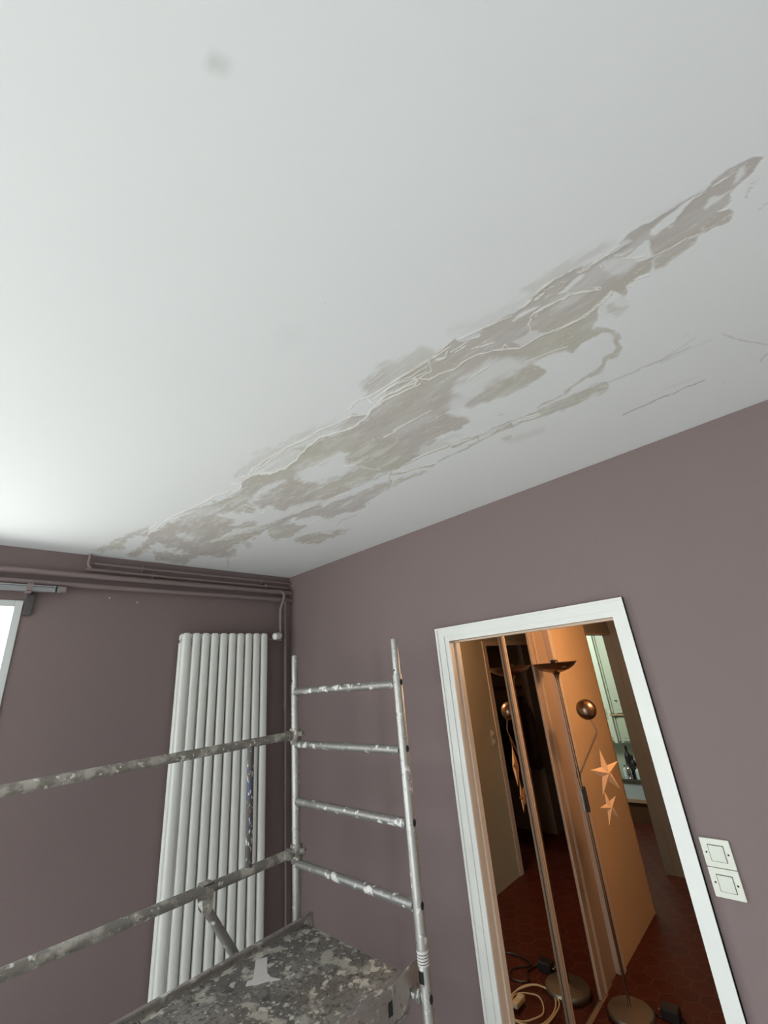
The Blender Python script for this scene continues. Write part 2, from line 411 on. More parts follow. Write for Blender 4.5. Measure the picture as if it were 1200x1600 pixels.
    fill(A_([(765,665),(810,640),(800,690),(772,700),(768,740),(762,735)]), .8, 2)
    fill(A_([(820,600),(870,625),(885,640),(870,655),(850,640)]), .5, 2)
    # ---- centre
    fill(B_([(0,618),(130,582),(185,540),(230,490),(300,440),(400,405),(470,385),(530,330),(560,290),(640,240),(740,195),(770,180),(820,160),(900,130),(960,80),(1060,30),(1200,15),
             (1200,235),(1100,280),(1010,300),(985,295),(950,300),(960,320),(1000,340),(1003,360),(960,375),(900,400),(850,440),(770,485),(790,500),(740,530),(700,560),(640,592),(560,625),(480,655),(400,690),(300,740),(200,785),(100,832),(0,885)]), .97, 1.6)
    # ---- right half
    fill(C_([(0,665),(140,522),(215,478),(300,415),(340,388),(350,400),(440,352),(600,280),(655,245),(690,215),(710,180),(830,90),(900,60),(935,72),(985,35),(1040,8),(1200,-30),
             (1210,60),(1170,110),(1140,140),(1142,180),(1125,192),(1085,165),(1060,160),(1020,225),(1005,260),(1015,300),(985,340),(1000,350),(1040,345),(960,400),(880,460),(850,445),(700,500),(730,510),(765,550),(740,580),(600,640),(520,690),(420,692),(340,722),(390,755),(405,780),(300,830),(0,900)]), .97, 1.6)
    fill(D_([(0,790),(100,730),(200,670),(300,630),(360,600),(460,512),(480,490),(600,425),(700,350),(795,295),(880,265),(910,215),(1000,150),(1110,90),(1176,88),(1115,172),(1035,240),(1000,285),(1010,315),(995,335),(940,368),(1005,352),(1018,372),(990,420),(840,486),(720,545),(600,600),(605,650),(585,690),(540,705),(500,742),(465,752),(470,792),(450,812),(420,785),(400,775),(300,770),(150,810),(0,900)]), .97, 1.4)
    fill(D_([(610,603),(720,545),(832,492),(830,522),(740,598),(660,655),(615,672)]), .9, 3)
    fill(D_([(340,850),(380,860),(450,825),(472,850),(460,885),(410,915),(350,880)]), .7, 6)
    # ---- whitish islands
    w = 0.06
    fill(A_([(300,605),(345,590),(380,600),(350,635),(300,660),(280,640)]), .1, 2)
    fill(A_([(240,650),(300,668),(280,690),(230,672)]), .05, 2)
    fill(A_([(400,640),(440,622),(480,645),(540,660),(600,675),(560,682),(450,665),(410,655)]), w, 2.0)
    fill(A_([(330,692),(380,662),(415,655),(430,700),(420,720)]), w, 2.5)
    fill(A_([(530,580),(590,583),(645,605),(600,618),(550,600)]), .15, 5)
    fill(A_([(710,490),(770,478),(860,485),(940,495),(985,485),(960,515),(880,520),(800,550),(770,545),(800,520),(740,508)]), w, 2.5)
    fill(A_([(800,562),(850,548),(905,555),(890,568),(800,590),(740,615),(690,625),(730,600)]), .08, 2)
    fill(A_([(600,470),(690,455),(740,470),(700,490),(560,520),(540,510)]), .45, 7)
    fill(A_([(865,430),(900,395),(1000,342),(1040,330),(985,370),(920,405),(885,430),(900,455),(960,470),(1000,478),(985,495),(940,485),(890,462)]), .12, 4)
    fill(A_([(1090,290),(1130,270),(1205,262),(1205,342),(1140,335),(1100,318)]), .12, 6)
    fill(A_([(985,498),(1060,460),(1120,440),(1205,415),(1205,440),(1100,485),(1020,512)]), .15, 4)
    fill(A_([(940,285),(1040,228),(1090,195),(1130,190),(1080,245),(1000,285),(950,295)]), .3, 3)
    fill(B_([(195,620),(240,590),(330,535),(385,495),(425,500),(420,535),(470,570),(430,590),(340,635),(300,648),(225,640)]), .05, 6)
    fill(B_([(300,570),(380,560),(440,560),(400,600),(310,610)]), .0, 5)
    fill(B_([(0,700),(60,655),(140,630),(130,645),(50,690),(0,720)]), .12, 5)
    fill(B_([(0,760),(60,750),(130,775),(200,770),(120,812),(40,845),(0,858)]), .08, 3)
    fill(B_([(290,735),(440,690),(470,650),(560,610),(640,585),(600,608),(480,660),(400,700),(300,745)]), .15, 2.5)
    fill(B_([(925,185),(1000,140),(1090,95),(1120,110),(1090,165),(1060,215),(1000,262),(970,290),(920,318),(900,310),(930,270),(980,240),(955,215)]), .28, 7)
    fill(B_([(900,318),(950,280),(1000,290),(1060,300),(1200,250),(1200,330),(1100,370),(1040,395),(1000,385),(1005,355),(985,335)]), .03, 3.5)
    fill(B_([(745,500),(780,470),(900,430),(965,420),(900,450),(920,465),(780,510)]), .35, 4)
    fill(B_([(600,425),(700,365),(820,320),(840,335),(760,390),(660,425)]), .72, 8)
    fill(C_([(330,625),(350,590),(400,555),(500,490),(560,480),(680,490),(800,455),(850,440),(800,470),(700,500),(600,545),(540,570),(440,640),(370,690),(340,718),(310,740),(330,700),(370,660)]), .22, 7)
    fill(C_([(700,500),(850,445),(900,465),(960,425),(1050,355),(1075,370),(1095,400),(1085,440),(1040,470),(1020,520),(950,560),(840,640),(740,690),(640,750),(500,800),(430,830),(380,800),(405,780),(400,760),(420,710),(600,640),(740,582),(772,550)]), .04, 3.5)
    fill(C_([(1010,260),(1040,225),(1080,205),(1110,190),(1150,210),(1120,240),(1060,225),(1050,260),(1070,290),(1020,290)]), .12, 4)
    # white wedges and facets
    fill(C_([(605,300),(690,240),(735,237),(650,285),(612,308)]), w, 1.2)
    fill(C_([(818,178),(850,145),(905,90),(942,83),(930,105),(865,160),(830,180)]), w, 1.2)
    fill(C_([(600,410),(650,385),(690,350),(760,352),(700,390),(640,425)]), .35, 2)
    fill(C_([(1030,45),(1080,28),(1140,35),(1150,75),(1090,92),(1050,75)]), .4, 6)
    fill(C_([(345,395),(440,355),(455,370),(430,385),(370,405)]), .3, 1.5)
    fill(D_([(880,272),(820,312),(745,378),(690,430),(625,495),(595,490),(585,462),(620,430),(700,378),(800,302)]), w, 1.3)
    fill(D_([(905,245),(960,208),(1035,165),(1000,192),(940,228)]), .15, 1.2)
    fill(D_([(1035,185),(1060,150),(1092,135),(1085,170),(1045,218),(1018,230)]), .15, 3)
    fill(D_([(885,300),(915,285),(950,290),(1005,262),(970,295),(945,320),(905,345),(885,370),(870,350)]), .15, 3)
    fill(D_([(375,612),(460,578),(520,545),(550,515),(585,520),(592,560),(600,598),(545,620),(510,628),(430,612)]), .1, 2)
    fill(D_([(355,605),(420,555),(480,520),(500,525),(455,550),(400,590),(365,612)]), .2, 1.5)
    fill(D_([(365,645),(430,615),(500,625),(490,665),(430,702),(375,685)]), .4, 6)
    fill(D_([(100,805),(160,750),(205,700),(246,690),(230,720),(150,795)]), w, 1.2)
    # ---- tan re-added pieces
    fill(D_([(365,606),(440,598),(500,560),(560,508),(600,497),(560,520),(500,575),(450,608),(400,615)]), .95, 1.2)
    fill(B_([(330,395),(380,380),(450,325),(475,322),(520,335),(480,372),(400,398)]), .75, 2)
    fill(B_([(160,480),(240,470),(225,492),(180,485)]), .7, 2)
    # ---- below the fine line
    fill(A_([(965,568),(1050,540),(1145,540),(1110,570),(1070,592),(1000,608),(970,606),(985,590)]), .85, 2.2)
    fill(A_([(1095,605),(1160,585),(1205,580),(1205,615),(1150,628),(1090,615)]), .85, 2.5)
    fill(B_([(190,810),(220,790),(300,760),(450,700),(600,645),(640,640),(620,670),(560,705),(510,745),(515,765),(470,782),(430,782),(340,820),(300,800),(210,815)]), .85, 2.4)
    fill(B_([(60,882),(90,845),(150,840),(240,842),(220,865),(150,885),(120,900),(80,906)]), .85, 2.2)
    fill(B_([(175,915),(230,890),(330,882),(390,870),(420,858),(446,860),(400,882),(350,902),(290,925),(240,930)]), .9, 2)
    fill(B_([(630,660),(680,625),(800,588),(780,600),(700,635),(650,655)]), .75, 2.2)
    fill(B_([(300,690),(360,668),(420,640),(500,600),(520,610),(440,650),(330,700)]), .8, 5)
    fill(C_([(560,862),(650,830),(745,800),(752,820),(690,850),(590,885)]), .28, 4)
    fill(C_([(560,860),(605,838),(600,850),(570,862)]), .6, 1.5)
    fill(C_([(728,722),(770,700),(850,670),(960,618),(1030,594),(1052,612),(1040,632),(1008,652),(920,692),(850,718),(785,742),(735,752),(740,735)]), .85, 1.8)
    # tan ribbon looping back from the right end
    line(C_([(1000,345),(1055,350),(1095,375),(1105,380)]), 7, tan, .8, 2.5)
    line(C_([(1100,372),(1090,400),(1106,430),(1088,458),(1060,470)]), 7.5, tan, .85, 2.5)
    line(C_([(1055,468),(1035,490),(1030,518),(1000,545),(962,560)]), 5.5, tan, .8, 2.5)
    line(C_([(965,556),(900,600),(850,642)]), 3.2, tan, .8, 2)
    line(C_([(850,642),(800,668),(740,700),(725,712)]), 2.2, tan, .8, 1.5)
    line(C_([(735,728),(680,745),(600,780),(520,815),(450,845),(390,870),(320,898)]), 2.4, tan, .9, 1.5)
    line(C_([(735,752),(680,768),(600,800),(540,820),(480,852),(440,868),(400,890)]), 2.2, tan, .9, 1.5)
    line(C_([(600,780),(602,800)]), 4, tan, .9, 1.5); line(C_([(440,845),(445,868)]), 2, tan, .9, 1.5); line(C_([(520,815),(580,795)]), 3, tan, .8, 2)
    line(B_([(640,592),(625,620),(640,650)]), 1.6, dark, .5, 1.2)
    line(B_([(640,605),(690,600),(760,570),(830,565),(880,530),(960,495),(1050,450),(1120,410),(1200,372)]), 2.4, tan, .85, 1.6)
    line(B_([(700,560),(800,512),(900,475),(1000,432),(1040,425),(1200,352)]), 1.5, tan, .8, 1.4)
    line(B_([(1040,420),(1045,450)]), 2, tan, .8, 1.2)
    # fine straight tape line
    line(A_([(780,640),(860,600),(960,560),(1060,500),(1200,440)]), 1.2, dark, .45, 1.2, .2)
    line(B_([(0,882),(100,832),(200,785),(330,722),(480,655),(620,598)]), 1.2, dark, .45, 1.2, .2)
    # ---- pale creamy ridges left by the trowel
    R = [(A_([(790,350),(830,350),(870,310),(930,300),(1000,290),(1060,262)]), 1.6), (A_([(400,585),(470,530),(560,495),(610,478)]), 1.4),
         (A_([(810,330),(860,310),(930,245),(1040,180),(1120,150),(1200,110)]), 1.4), (A_([(800,385),(835,365),(820,345)]), 1.5),
         (A_([(820,460),(850,447),(890,462),(945,468),(940,485),(890,478),(840,465)]), 1.3), (A_([(360,585),(400,560),(440,535),(400,575)]), 1.3),
         (A_([(780,380),(710,405),(640,445),(560,480),(480,520)]), 2.0), (A_([(690,625),(760,590),(830,555)]), 1.2),
         (A_([(1050,505),(1200,440)]), 1.4),
         (B_([(0,608),(60,600),(140,575),(190,535),(235,485),(300,435),(370,408),(420,400),(480,370),(530,325),(555,285),(640,238),(740,195),(760,165),(750,150)]), 2.2),
         (B_([(0,585),(70,535),(150,480),(230,440),(300,395),(370,368),(450,330),(500,325)]), 1.4), (B_([(540,255),(560,275),(620,235),(700,190),(750,160)]), 2.4),
         (B_([(520,245),(600,195),(700,140),(780,80),(830,60),(910,10)]), 2.0), (B_([(555,250),(640,190),(740,140),(800,100),(815,70)]), 1.3),
         (B_([(530,182),(600,132)]), 1.2), (B_([(605,432),(700,372),(820,305)]), 1.4), (B_([(420,565),(460,560),(520,578),(580,582)]), 1.8),
         (B_([(1015,12),(1060,8),(1120,-15)]), 1.6), (B_([(850,65),(890,52),(900,28)]), 2.0), (B_([(935,35),(980,5)]), 2.0),
         (B_([(200,785),(330,722),(440,690)]), 1.2), (B_([(700,556),(800,508),(900,468)]), 1.4), (B_([(240,842),(330,800)]), 1.2), (B_([(650,590),(700,590),(780,565),(860,552)]), 1.8),
         (B_([(440,300),(470,265),(520,240),(545,270)]), 1.8), (B_([(985,165),(1090,100)]), 1.2), (B_([(720,205),(770,180),(760,160),(820,120),(815,75)]), 1.5),
         (C_([(175,578),(215,582),(255,555),(330,532),(365,500),(430,465),(500,448),(570,440),(640,432),(700,395),(740,372),(830,340),(900,305),(960,262),(1005,225),(1040,195)]), 2.3),
         (C_([(0,665),(60,635),(150,595),(155,580),(140,575)]), 2.6), (C_([(0,618),(100,555),(165,520),(215,490),(300,415)]), 2.0), (C_([(0,640),(90,590),(150,570),(200,545)]), 1.5),
         (C_([(250,490),(290,475),(300,448)]), 2.0), (C_([(315,455),(370,420),(400,395),(450,375)]), 1.8), (C_([(690,345),(682,325),(695,305),(692,285),(705,268),(760,238),(810,212),(850,205),(860,190),(930,172),(1010,163),(1020,152),(980,152)]), 2.2),
         (C_([(555,440),(572,415),(590,440)]), 2.2), (C_([(410,435),(445,425)]), 1.8), (C_([(470,408),(482,395)]), 1.8), (C_([(712,205),(745,178)]), 2.0),
         (C_([(690,215),(710,180),(760,135),(830,95),(900,58)]), 1.4), (C_([(905,75),(950,65),(985,40),(1040,5)]), 2.2), (C_([(655,245),(690,210)]), 2.2), (C_([(350,392),(440,350),(600,282)]), 1.2), (C_([(0,852),(100,790),(220,725)]), 1.5),
         (C_([(660,500),(760,460),(860,425)]), 1.2), (C_([(450,845),(560,800),(680,750),(725,738)]), 1.4), (C_([(320,890),(400,860)]), 1.6), (C_([(1010,45),(1030,55)]), 2.2),
         (D_([(215,690),(250,660),(300,632),(350,608),(420,550),(470,515)]), 1.8), (D_([(600,600),(650,578),(720,543),(780,508),(840,485)]), 1.4), (D_([(440,610),(500,615),(560,600)]), 1.4),
         (D_([(100,995),(200,945),(270,900),(330,850),(380,800)]), 1.8), (D_([(0,895),(80,850),(150,815),(160,798),(240,788),(320,780),(290,770)]), 1.6), (D_([(0,785),(100,725),(190,665)]), 1.0),
         (D_([(505,725),(580,700)]), 1.5), (D_([(470,755),(500,765)]), 1.5), (D_([(945,372),(1005,352)]), 1.4), (D_([(905,250),(960,210),(1040,162)]), 1.3), (D_([(0,830),(35,795)]), 1.5)]
    for pts, wd_ in R: line(pts, wd_*.85, ridge, .85, 1.2, .15 if len(pts) <= 3 and wd_ < 1.5 else .45)
    # ---- thin dark scratches
    for pts, wd_, v_ in ((E_([(20,552),(200,480),(330,420),(440,372),(560,300),(680,218)]), 1.1, .45), (E_([(320,428),(400,392),(470,365),(560,322),(640,285)]), 1.6, .5), (E_([(400,405),(520,360),(640,305),(790,232)]), 1.0, .35),
                       (E_([(430,378),(435,412)]), 1.4, .5), (E_([(155,778),(240,738),(350,690),(450,645),(560,600),(680,555),(740,525)]), 1.5, .75), (E_([(440,590),(560,550),(700,495)]), .9, .22),
                       (E_([(590,210),(640,185)]), 1.2, .25), (E_([(870,190),(920,212),(975,232),(1040,245),(1120,258),(1200,270)]), 1.5, .5), (E_([(905,205),(940,215)]), 3.0, .35), (E_([(1150,388),(1175,355),(1200,335)]), 1.6, .5),
                       (D_([(1085,305),(1088,285),(1115,225),(1125,215)]), 1.4, .5), (D_([(1090,275),(1130,235),(1162,190)]), 1.1, .35), (D_([(1155,357),(1200,320)]), 1.2, .45),
                       (C_([(1035,600),(1120,570),(1200,535)]), 1.3, .4), (C_([(340,850),(420,865)]), 1.0, .2), (C_([(540,748),(560,740)]), 1.5, .4), (C_([(1000,225),(1075,165)]), 1.2, .5), (B_([(380,838),(400,820),(470,795)]), 1.0, .4)):
        line(pts, wd_, dark, v_, 1.0, .35)
    # sanding streaks inside the filler, along the trowel direction
    hole = np.clip((mott*0.9+fine*0.5-0.22)*2.4, 0, 1)*(1-np.clip((U-620)/200, 0, 1)*0.75)
    # thin creamy trowel marks following the streaks
    tm = fbm(0.16, 0.05, 5); tm2 = fbm(0.10, 0.03, 4)
    marks = np.clip(1-np.abs(tm-0.10)/0.030, 0, 1)*np.clip((mott+0.15)*3, 0, 1) + 0.7*np.clip(1-np.abs(tm2+0.08)/0.022, 0, 1)*np.clip((0.1-mott)*3, 0, 1)
    inside = np.clip((tan-0.5)*3, 0, 1)
    ridge = np.maximum(ridge, 0.55*marks*inside)
    soft = np.clip((fbm(0.12, 0.035, 5)-0.12)*2.2, 0, 1)
    tan[:] = tan*(1-0.38*soft)
    tan[:] = np.clip(tan*(0.97+0.22*mott+0.20*fine)*(1-0.55*hole), 0, 1)
    grey += np.clip(1-np.hypot((U-340)/27, (V-100)/25), 0, 1)**1.2*0.6
    grey += np.clip(1-np.hypot((U-450)/32, (V-525)/30), 0, 1)*0.08
    grey += np.clip(1-np.hypot((U-835)/32, (V-190)/22), 0, 1)*0.06
    for sx_, sy_ in ((94, 99), (97, 154), (508, 473), (190, 184), (480, 1), (1130, 598)):
        grey += np.clip(1-np.hypot(U-sx_, V-sy_)/1.8, 0, 1)*0.8
    me = bpy.data.meshes.new('ceiling')
    nv = nx*ny; co = np.empty((nv, 3), np.float32)
    co[:, 0] = X.ravel(); co[:, 1] = Y.ravel(); co[:, 2] = HC
    idx = np.arange(nv).reshape(nx, ny)
    q = np.stack([idx[:-1, :-1], idx[:-1, 1:], idx[1:, 1:], idx[1:, :-1]], -1).reshape(-1, 4)
    # slab above, so the ceiling has thickness
    c0, c1, c2, c3 = idx[0, 0], idx[-1, 0], idx[-1, -1], idx[0, -1]
    me.vertices.add(nv+4)
    top = np.array([[xs[0], ys[0], HC+.12], [xs[-1], ys[0], HC+.12], [xs[-1], ys[-1], HC+.12], [xs[0], ys[-1], HC+.12]], np.float32)
    me.vertices.foreach_set('co', np.concatenate([co, top]).ravel())
    q = np.concatenate([q, [[nv, nv+1, nv+2, nv+3]]]); nf = len(q)
    rim = [[nv, nv+3]+list(idx[0, ::-1]), [nv+1, nv]+list(idx[:, 0]), [nv+2, nv+1]+list(idx[-1, :]), [nv+3, nv+2]+list(idx[::-1, -1])]
    loops = np.concatenate([q.ravel()]+[np.array(r) for r in rim])
    starts = np.concatenate([np.arange(nf)*4, nf*4+np.cumsum([0]+[len(r) for r in rim[:-1]])])
    me.loops.add(len(loops)); me.loops.foreach_set('vertex_index', loops.astype(np.int32))
    me.polygons.add(nf+4); me.polygons.foreach_set('loop_start', starts.astype(np.int32))
    me.update(calc_edges=True); me.validate()
    at = me.color_attributes.new('filler', 'FLOAT_COLOR', 'POINT')
    c = np.zeros((nv+4, 4), np.float32)
    c[:nv, 0] = tan.ravel(); c[:nv, 1] = np.clip(ridge, 0, 1).ravel(); c[:nv, 2] = np.clip(dark, 0, 1).ravel(); c[:nv, 3] = np.clip(grey, 0, 1).ravel()
    at.data.foreach_set('color', c.ravel())
    m, t, p = nt('white ceiling paint with filler')
    a = nd(t, 'ShaderNodeAttribute'); a.attribute_name = 'filler'
    s = nd(t, 'ShaderNodeSeparateColor'); t.links.new(a.outputs['Color'], s.inputs[0])
    v = coords(t)
    white = mix(t, noise(t, v, 2.2, 3), (0.765, 0.785, 0.785), (0.795, 0.81, 0.808))
    v2 = coords(t, (2, 9, 1))
    tanc = mix(t, noise(t, v2, 3.0, 5), (0.505, 0.482, 0.415), (0.555, 0.54, 0.458))
    tanc = mix(t, ramp(t, noise(t, v, 1.7, 3), 0.42, 0.58), tanc, mix(t, noise(t, v2, 6.0, 5), (0.48, 0.445, 0.425), (0.535, 0.50, 0.465)))
    c1_ = mix(t, s.outputs[0], white, tanc)
    c1_ = mix(t, s.outputs[1], c1_, (0.90, 0.88, 0.81))
    c1_ = mix(t, s.outputs[2], c1_, (0.40, 0.375, 0.345))
    c1_ = mix(t, a.outputs['Alpha'], c1_, (0.42, 0.43, 0.42))
    t.links.new(c1_, p.inputs['Base Color']); p.inputs['Roughness'].default_value = 0.85; p.inputs['Specular IOR Level'].default_value = 0.25
    hs = nd(t, 'ShaderNodeMath', operation='MULTIPLY_ADD'); t.links.new(s.outputs[0], hs.inputs[0]); hs.inputs[1].default_value = -0.6
    t.links.new(s.outputs[1], hs.inputs[2])
    h2 = nd(t, 'ShaderNodeMath', operation='MULTIPLY_ADD'); t.links.new(noise(t, v, 90, 3), h2.inputs[0]); h2.inputs[1].default_value = 0.12; t.links.new(hs.outputs[0], h2.inputs[2])
    b = nd(t, 'ShaderNodeBump'); b.inputs['Strength'].default_value = 0.5; b.inputs['Distance'].default_value = 0.0025
    t.links.new(h2.outputs[0], b.inputs['Height']); t.links.new(b.outputs[0], p.inputs['Normal'])
    me.materials.append(m)
    o = bpy.data.objects.new('ceiling', me); COL.objects.link(o); struct(o)
ceiling()

# ------------------------------------------------------------------ windows
def window(name, y0, y1, z0, z1):
    w = struct(bpy.data.objects.new(name, None)); COL.objects.link(w); w.location = (0, (y0+y1)/2, z0)
    def part(n, bm, m):
        bm.transform(Matrix.Translation((0, -(y0+y1)/2, -z0))); return obj(n, bm, m, w)
    f = bmesh.new(); F = 0.030
    box(f, (-0.06, y0, z0), (0.006, y0+F, z1), .003); box(f, (-0.06, y1-F, z0), (0.006, y1, z1), .003)
    box(f, (-0.06, y0+F, z1-F), (0.006, y1-F, z1), .003); box(f, (-0.06, y0+F, z0), (0.006, y1-F, z0+F), .003)
    part('window_frame', f, MAT['frame_white'])
    ym = (y0+y1)/2
    part('mullion', bx((-0.055, ym-.05, z0+F), (0.002, ym+.05, z1-F), .004), MAT['frame_white'])
    for a, b in ((y0+F, ym-.05), (ym+.05, y1-F)):
        part('pane', bx((-0.007, a, z0+F), (-0.004, b, z1-F)), MAT['glass'])
window('window_1', -2.92, -1.519, 0.80, 2.388)
window('window_2', -4.70, -3.50, 0.80, 2.385)
def fill_window():  # unseen window behind the camera, added and sized as daylight fill
    w = struct(bpy.data.objects.new('fill_window_3', None)); COL.objects.link(w); w.location = (1.75, -5.0, 0.1)
    f = bmesh.new(); F = 0.05
    for a, b in (((-1.35, -.08, 0), (-1.35+F, .006, 2.25)), ((1.35-F, -.08, 0), (1.35, .006, 2.25)), ((-1.35+F, -.08, 2.25-F), (1.35-F, .006, 2.25)), ((-1.35+F, -.08, 0), (1.35-F, .006, F)), ((-.04, -.07, F), (.04, .0, 2.25-F))): box(f, a, b)
    obj('window_frame', f, MAT['frame_white'], w)
    obj('pane', bx((-1.35+F, -.042, F), (-.04, -.038, 2.25-F)), MAT['glass'], w)
    obj('pane', bx((.04, -.042, F), (1.35-F, -.038, 2.25-F)), MAT['glass'], w)
fill_window()

# ------------------------------------------------------------------ doorway casing
def doorway():
    d = struct(bpy.data.objects.new('door_1', None)); COL.objects.link(d); d.location = (DX0, 0, 0)
    def part(n, bm, m): bm.transform(Matrix.Translation((-DX0, 0, 0))); return obj(n, bm, m, d)
    OX0, OX1, OZ = 1.316, 2.207, 2.096
    def casing(y0, y1, s):
        bm = bmesh.new()
        # stepped profile, mitred at the corners: (inner offset, outer offset, depth)
        for lay, (i0, o0, dep) in enumerate(((0.0, 1.0, 0.009), (0.34, 1.0, 0.015), (0.84, 1.0, 0.021))):
            def X0(f): return DX0+(OX0-DX0)*f
            def X1(f): return DX1+(OX1-DX1)*f
            def Z(f): return DZ+(OZ-DZ)*f
            ya = y0-s*lay*0.0; yb = y0+s*dep
            a, b = i0, o0
            q = [(X0(b), 0), (X0(b), Z(b)), (X1(b), Z(b)), (X1(b), 0), (X1(a), 0), (X1(a), Z(a)), (X0(a), Z(a)), (X0(a), 0)]
            prism(bm, q, yb-ya, 'xz', ya)
        return bm
    part('casing', casing(0.0, 0.0, -1), MAT['white_gloss'])
    part('casing', casing(WT, WT, 1), MAT['beige_trim'])
    j = bmesh.new()
    prism(j, [(DX0-.012, 0), (DX0-.012, DZ+.012), (DX1+.012, DZ+.012), (DX1+.012, 0), (DX1, 0), (DX1, DZ), (DX0, DZ), (DX0, 0)], WT, 'xz', 0.0)
    part('jamb', j, MAT['beige_trim'])
    s = bmesh.new()
    prism(s, [(DX0, 0), (DX0, DZ), (DX1, DZ), (DX1, 0), (DX1-.008, 0), (DX1-.008, DZ-.008), (DX0+.008, DZ-.008), (DX0+.008, 0)], 0.03, 'xz', 0.04)
    part('door_stop', s, MAT['beige_trim'])
doorway()

# ------------------------------------------------------------------ hallway shell
struct(obj('floor_hallway', bx((-1.2, WT, -0.1), (3.6, 5.6, 0.0)), MAT['tiles']))
struct(obj('floor_threshold', bx((DX0-.012, 0.0, -0.1), (DX1+.012, WT, 0.0)), MAT['tiles']))
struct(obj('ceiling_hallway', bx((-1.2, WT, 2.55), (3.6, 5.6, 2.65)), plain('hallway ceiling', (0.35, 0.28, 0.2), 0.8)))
HR = 2.25
wall('wall_hallway_right', 'x', HR, HR+0.06, WT, 5.5, 0, 2.55, [(2.68, 5.5, -1, 2.12)], MAT['cream_wall'])
# left side of the hallway: ochre panel, then the opening to the washroom
wall('wall_hallway_left', 'x', 1.07, 1.15, 1.76, 2.56, 0, 2.55, [], MAT['ochre'])
wall('wall_hallway_lintel', 'x', 1.07, 1.15, 2.56, 5.5, 0, 2.55, [(2.56, 3.30, -1, 2.10)], MAT['brown_wall'])
wall('wall_hallway_end', 'y', 3.30, 3.38, 1.151, 1.78, 0, 2.55, [], MAT['brown_wall'])
wall('wall_niche_back', 'x', 0.40, 0.48, WT, 2.40, 0, 2.55, [], MAT['brown_wall'])
wall('wall_entrance', 'y', 3.78, 5.5, 2.39, 3.6, 0, 2.55, [], MAT['brown_wall'])
wall('wall_entrance_side', 'x', 3.5, 3.6, WT, 3.78, 0, 2.55, [], MAT['brown_wall'])
wall('wall_hallway_far', 'y', 5.5, 5.6, -1.2, 2.39, 0, 2.55, [], MAT['brown_wall'])
# trims of the washroom opening
t_ = bmesh.new(); prism(t_, [(2.545, 0), (2.545, 2.115), (3.315, 2.115), (3.315, 0), (3.30, 0), (3.30, 2.10), (2.56, 2.10), (2.56, 0)], 0.006, 'yz', 1.15)
struct(obj('trim_1', t_, MAT['wood_trim']))
t_ = bmesh.new(); box(t_, (1.09, 1.69, 0), (1.165, 1.755, 2.55), .004); struct(obj('trim_2', t_, MAT['beige_trim']))
t_ = bmesh.new(); prism(t_, [(2.61, 0), (2.61, 2.17), (5.5, 2.17), (5.5, 2.12), (2.68, 2.12), (2.68, 0)], 0.008, 'yz', HR-.008); struct(obj('trim_3', t_, MAT['beige_trim']))
# washroom shell
wall('wall_washroom_left', 'x', -1.2, -1.1, WT, 5.5, 0, 2.55, [], MAT['green'])
wall('wall_washroom_front', 'y', 2.42, 2.50, -1.1, 1.07, 0, 2.55, [], MAT['green'])
wall('wall_washroom_back', 'y', 5.12, 5.2, -1.1, 1.07, 0, 2.55, [], MAT['green'])

# ------------------------------------------------------------------ heating pipes on the left wall
def pipe(label, pts, r, name='heating_pipe', extra=None, group='painted pipes on the left wall'):
    p = thing(name, label, 'pipe', pts[0], group)
    o = Vector(pts[0])
    obj('tube', tb([Vector(q)-o for q in pts], r, 16), MAT['pipe'], p, True)
    return p, o
p1, o1 = pipe('upper of the two thick plum painted pipes running below the ceiling on the left wall', [(0.036, -4.9, 2.527), (0.036, -0.004, 2.527)], 0.0145)
p2, o2 = pipe('lower of the two thick plum painted pipes, just above the grey curtain rail', [(0.036, -4.9, 2.474), (0.036, -0.004, 2.474)], 0.0125)
obj('sleeve', tb([Vector((0.036, -0.20, 2.474))-o2, Vector((0.036, -0.10, 2.474))-o2], 0.0165, 16), MAT['pipe'], p2, True)
obj('sleeve', tb([Vector((0.036, -0.20, 2.527))-o1, Vector((0.036, -0.10, 2.527))-o1], 0.0175, 16), MAT['pipe'], p1, True)
def clip(parent, o, y, z, r):
    bm = bmesh.new(); c = Vector((0.0, y, z))-o
    box(bm, (c.x+.0005, c.y-.007, c.z-r-.012), (c.x+.010, c.y+.007, c.z+r+.012), .002)
    tube(bm, [c+Vector((0.024, -.006, 0)), c+Vector((0.024, .006, 0))], r+.004, 12)
    tube(bm, [c+Vector((0.0225, 0, -r-.010)), c+Vector((0.0225, 0, r+.010))], .0045, 8)
    obj('pipe_clip', bm, MAT['pipe'], parent, True)
pt = [(0.0005, -1.262, 2.600), (0.010, -1.262, 2.600), (0.020, -1.258, 2.600), (0.024, -1.245, 2.600), (0.024, -1.20, 2.600), (0.024, -0.6, 2.600), (0.024, -0.004, 2.600)]
pl = [(0.026, -1.284, 2.648), (0.026, -1.286, 2.620), (0.026, -1.287, 2.592), (0.026, -1.272, 2.571), (0.026, -1.240, 2.565), (0.024, -0.6, 2.564), (0.024, -0.004, 2.564)]
p3, o3 = pipe('thin plum painted pipe highest on the left wall, against the ceiling', smooth_path(pt, 6), 0.0068)
p4, o4 = pipe('thin plum painted pipe bending out of the ceiling, second below it on the left wall', smooth_path(pl, 6), 0.0080)
for y in (-1.02, -0.24): clip(p3, o3, y, 2.600, .0068)
for y in (-0.96, -0.215): clip(p4, o4, y, 2.564, .0080)
p5, o5 = pipe('short plum painted drop pipe curving down to the white radiator valve', smooth_path([(0.040, -0.104, 2.527), (0.065, -0.096, 2.515), (0.074, -0.094, 2.485), (0.068, -0.105, 2.44), (0.066, -0.118, 2.40), (0.066, -0.120, 2.34), (0.066, -0.120, 2.245)], 6), 0.0105)
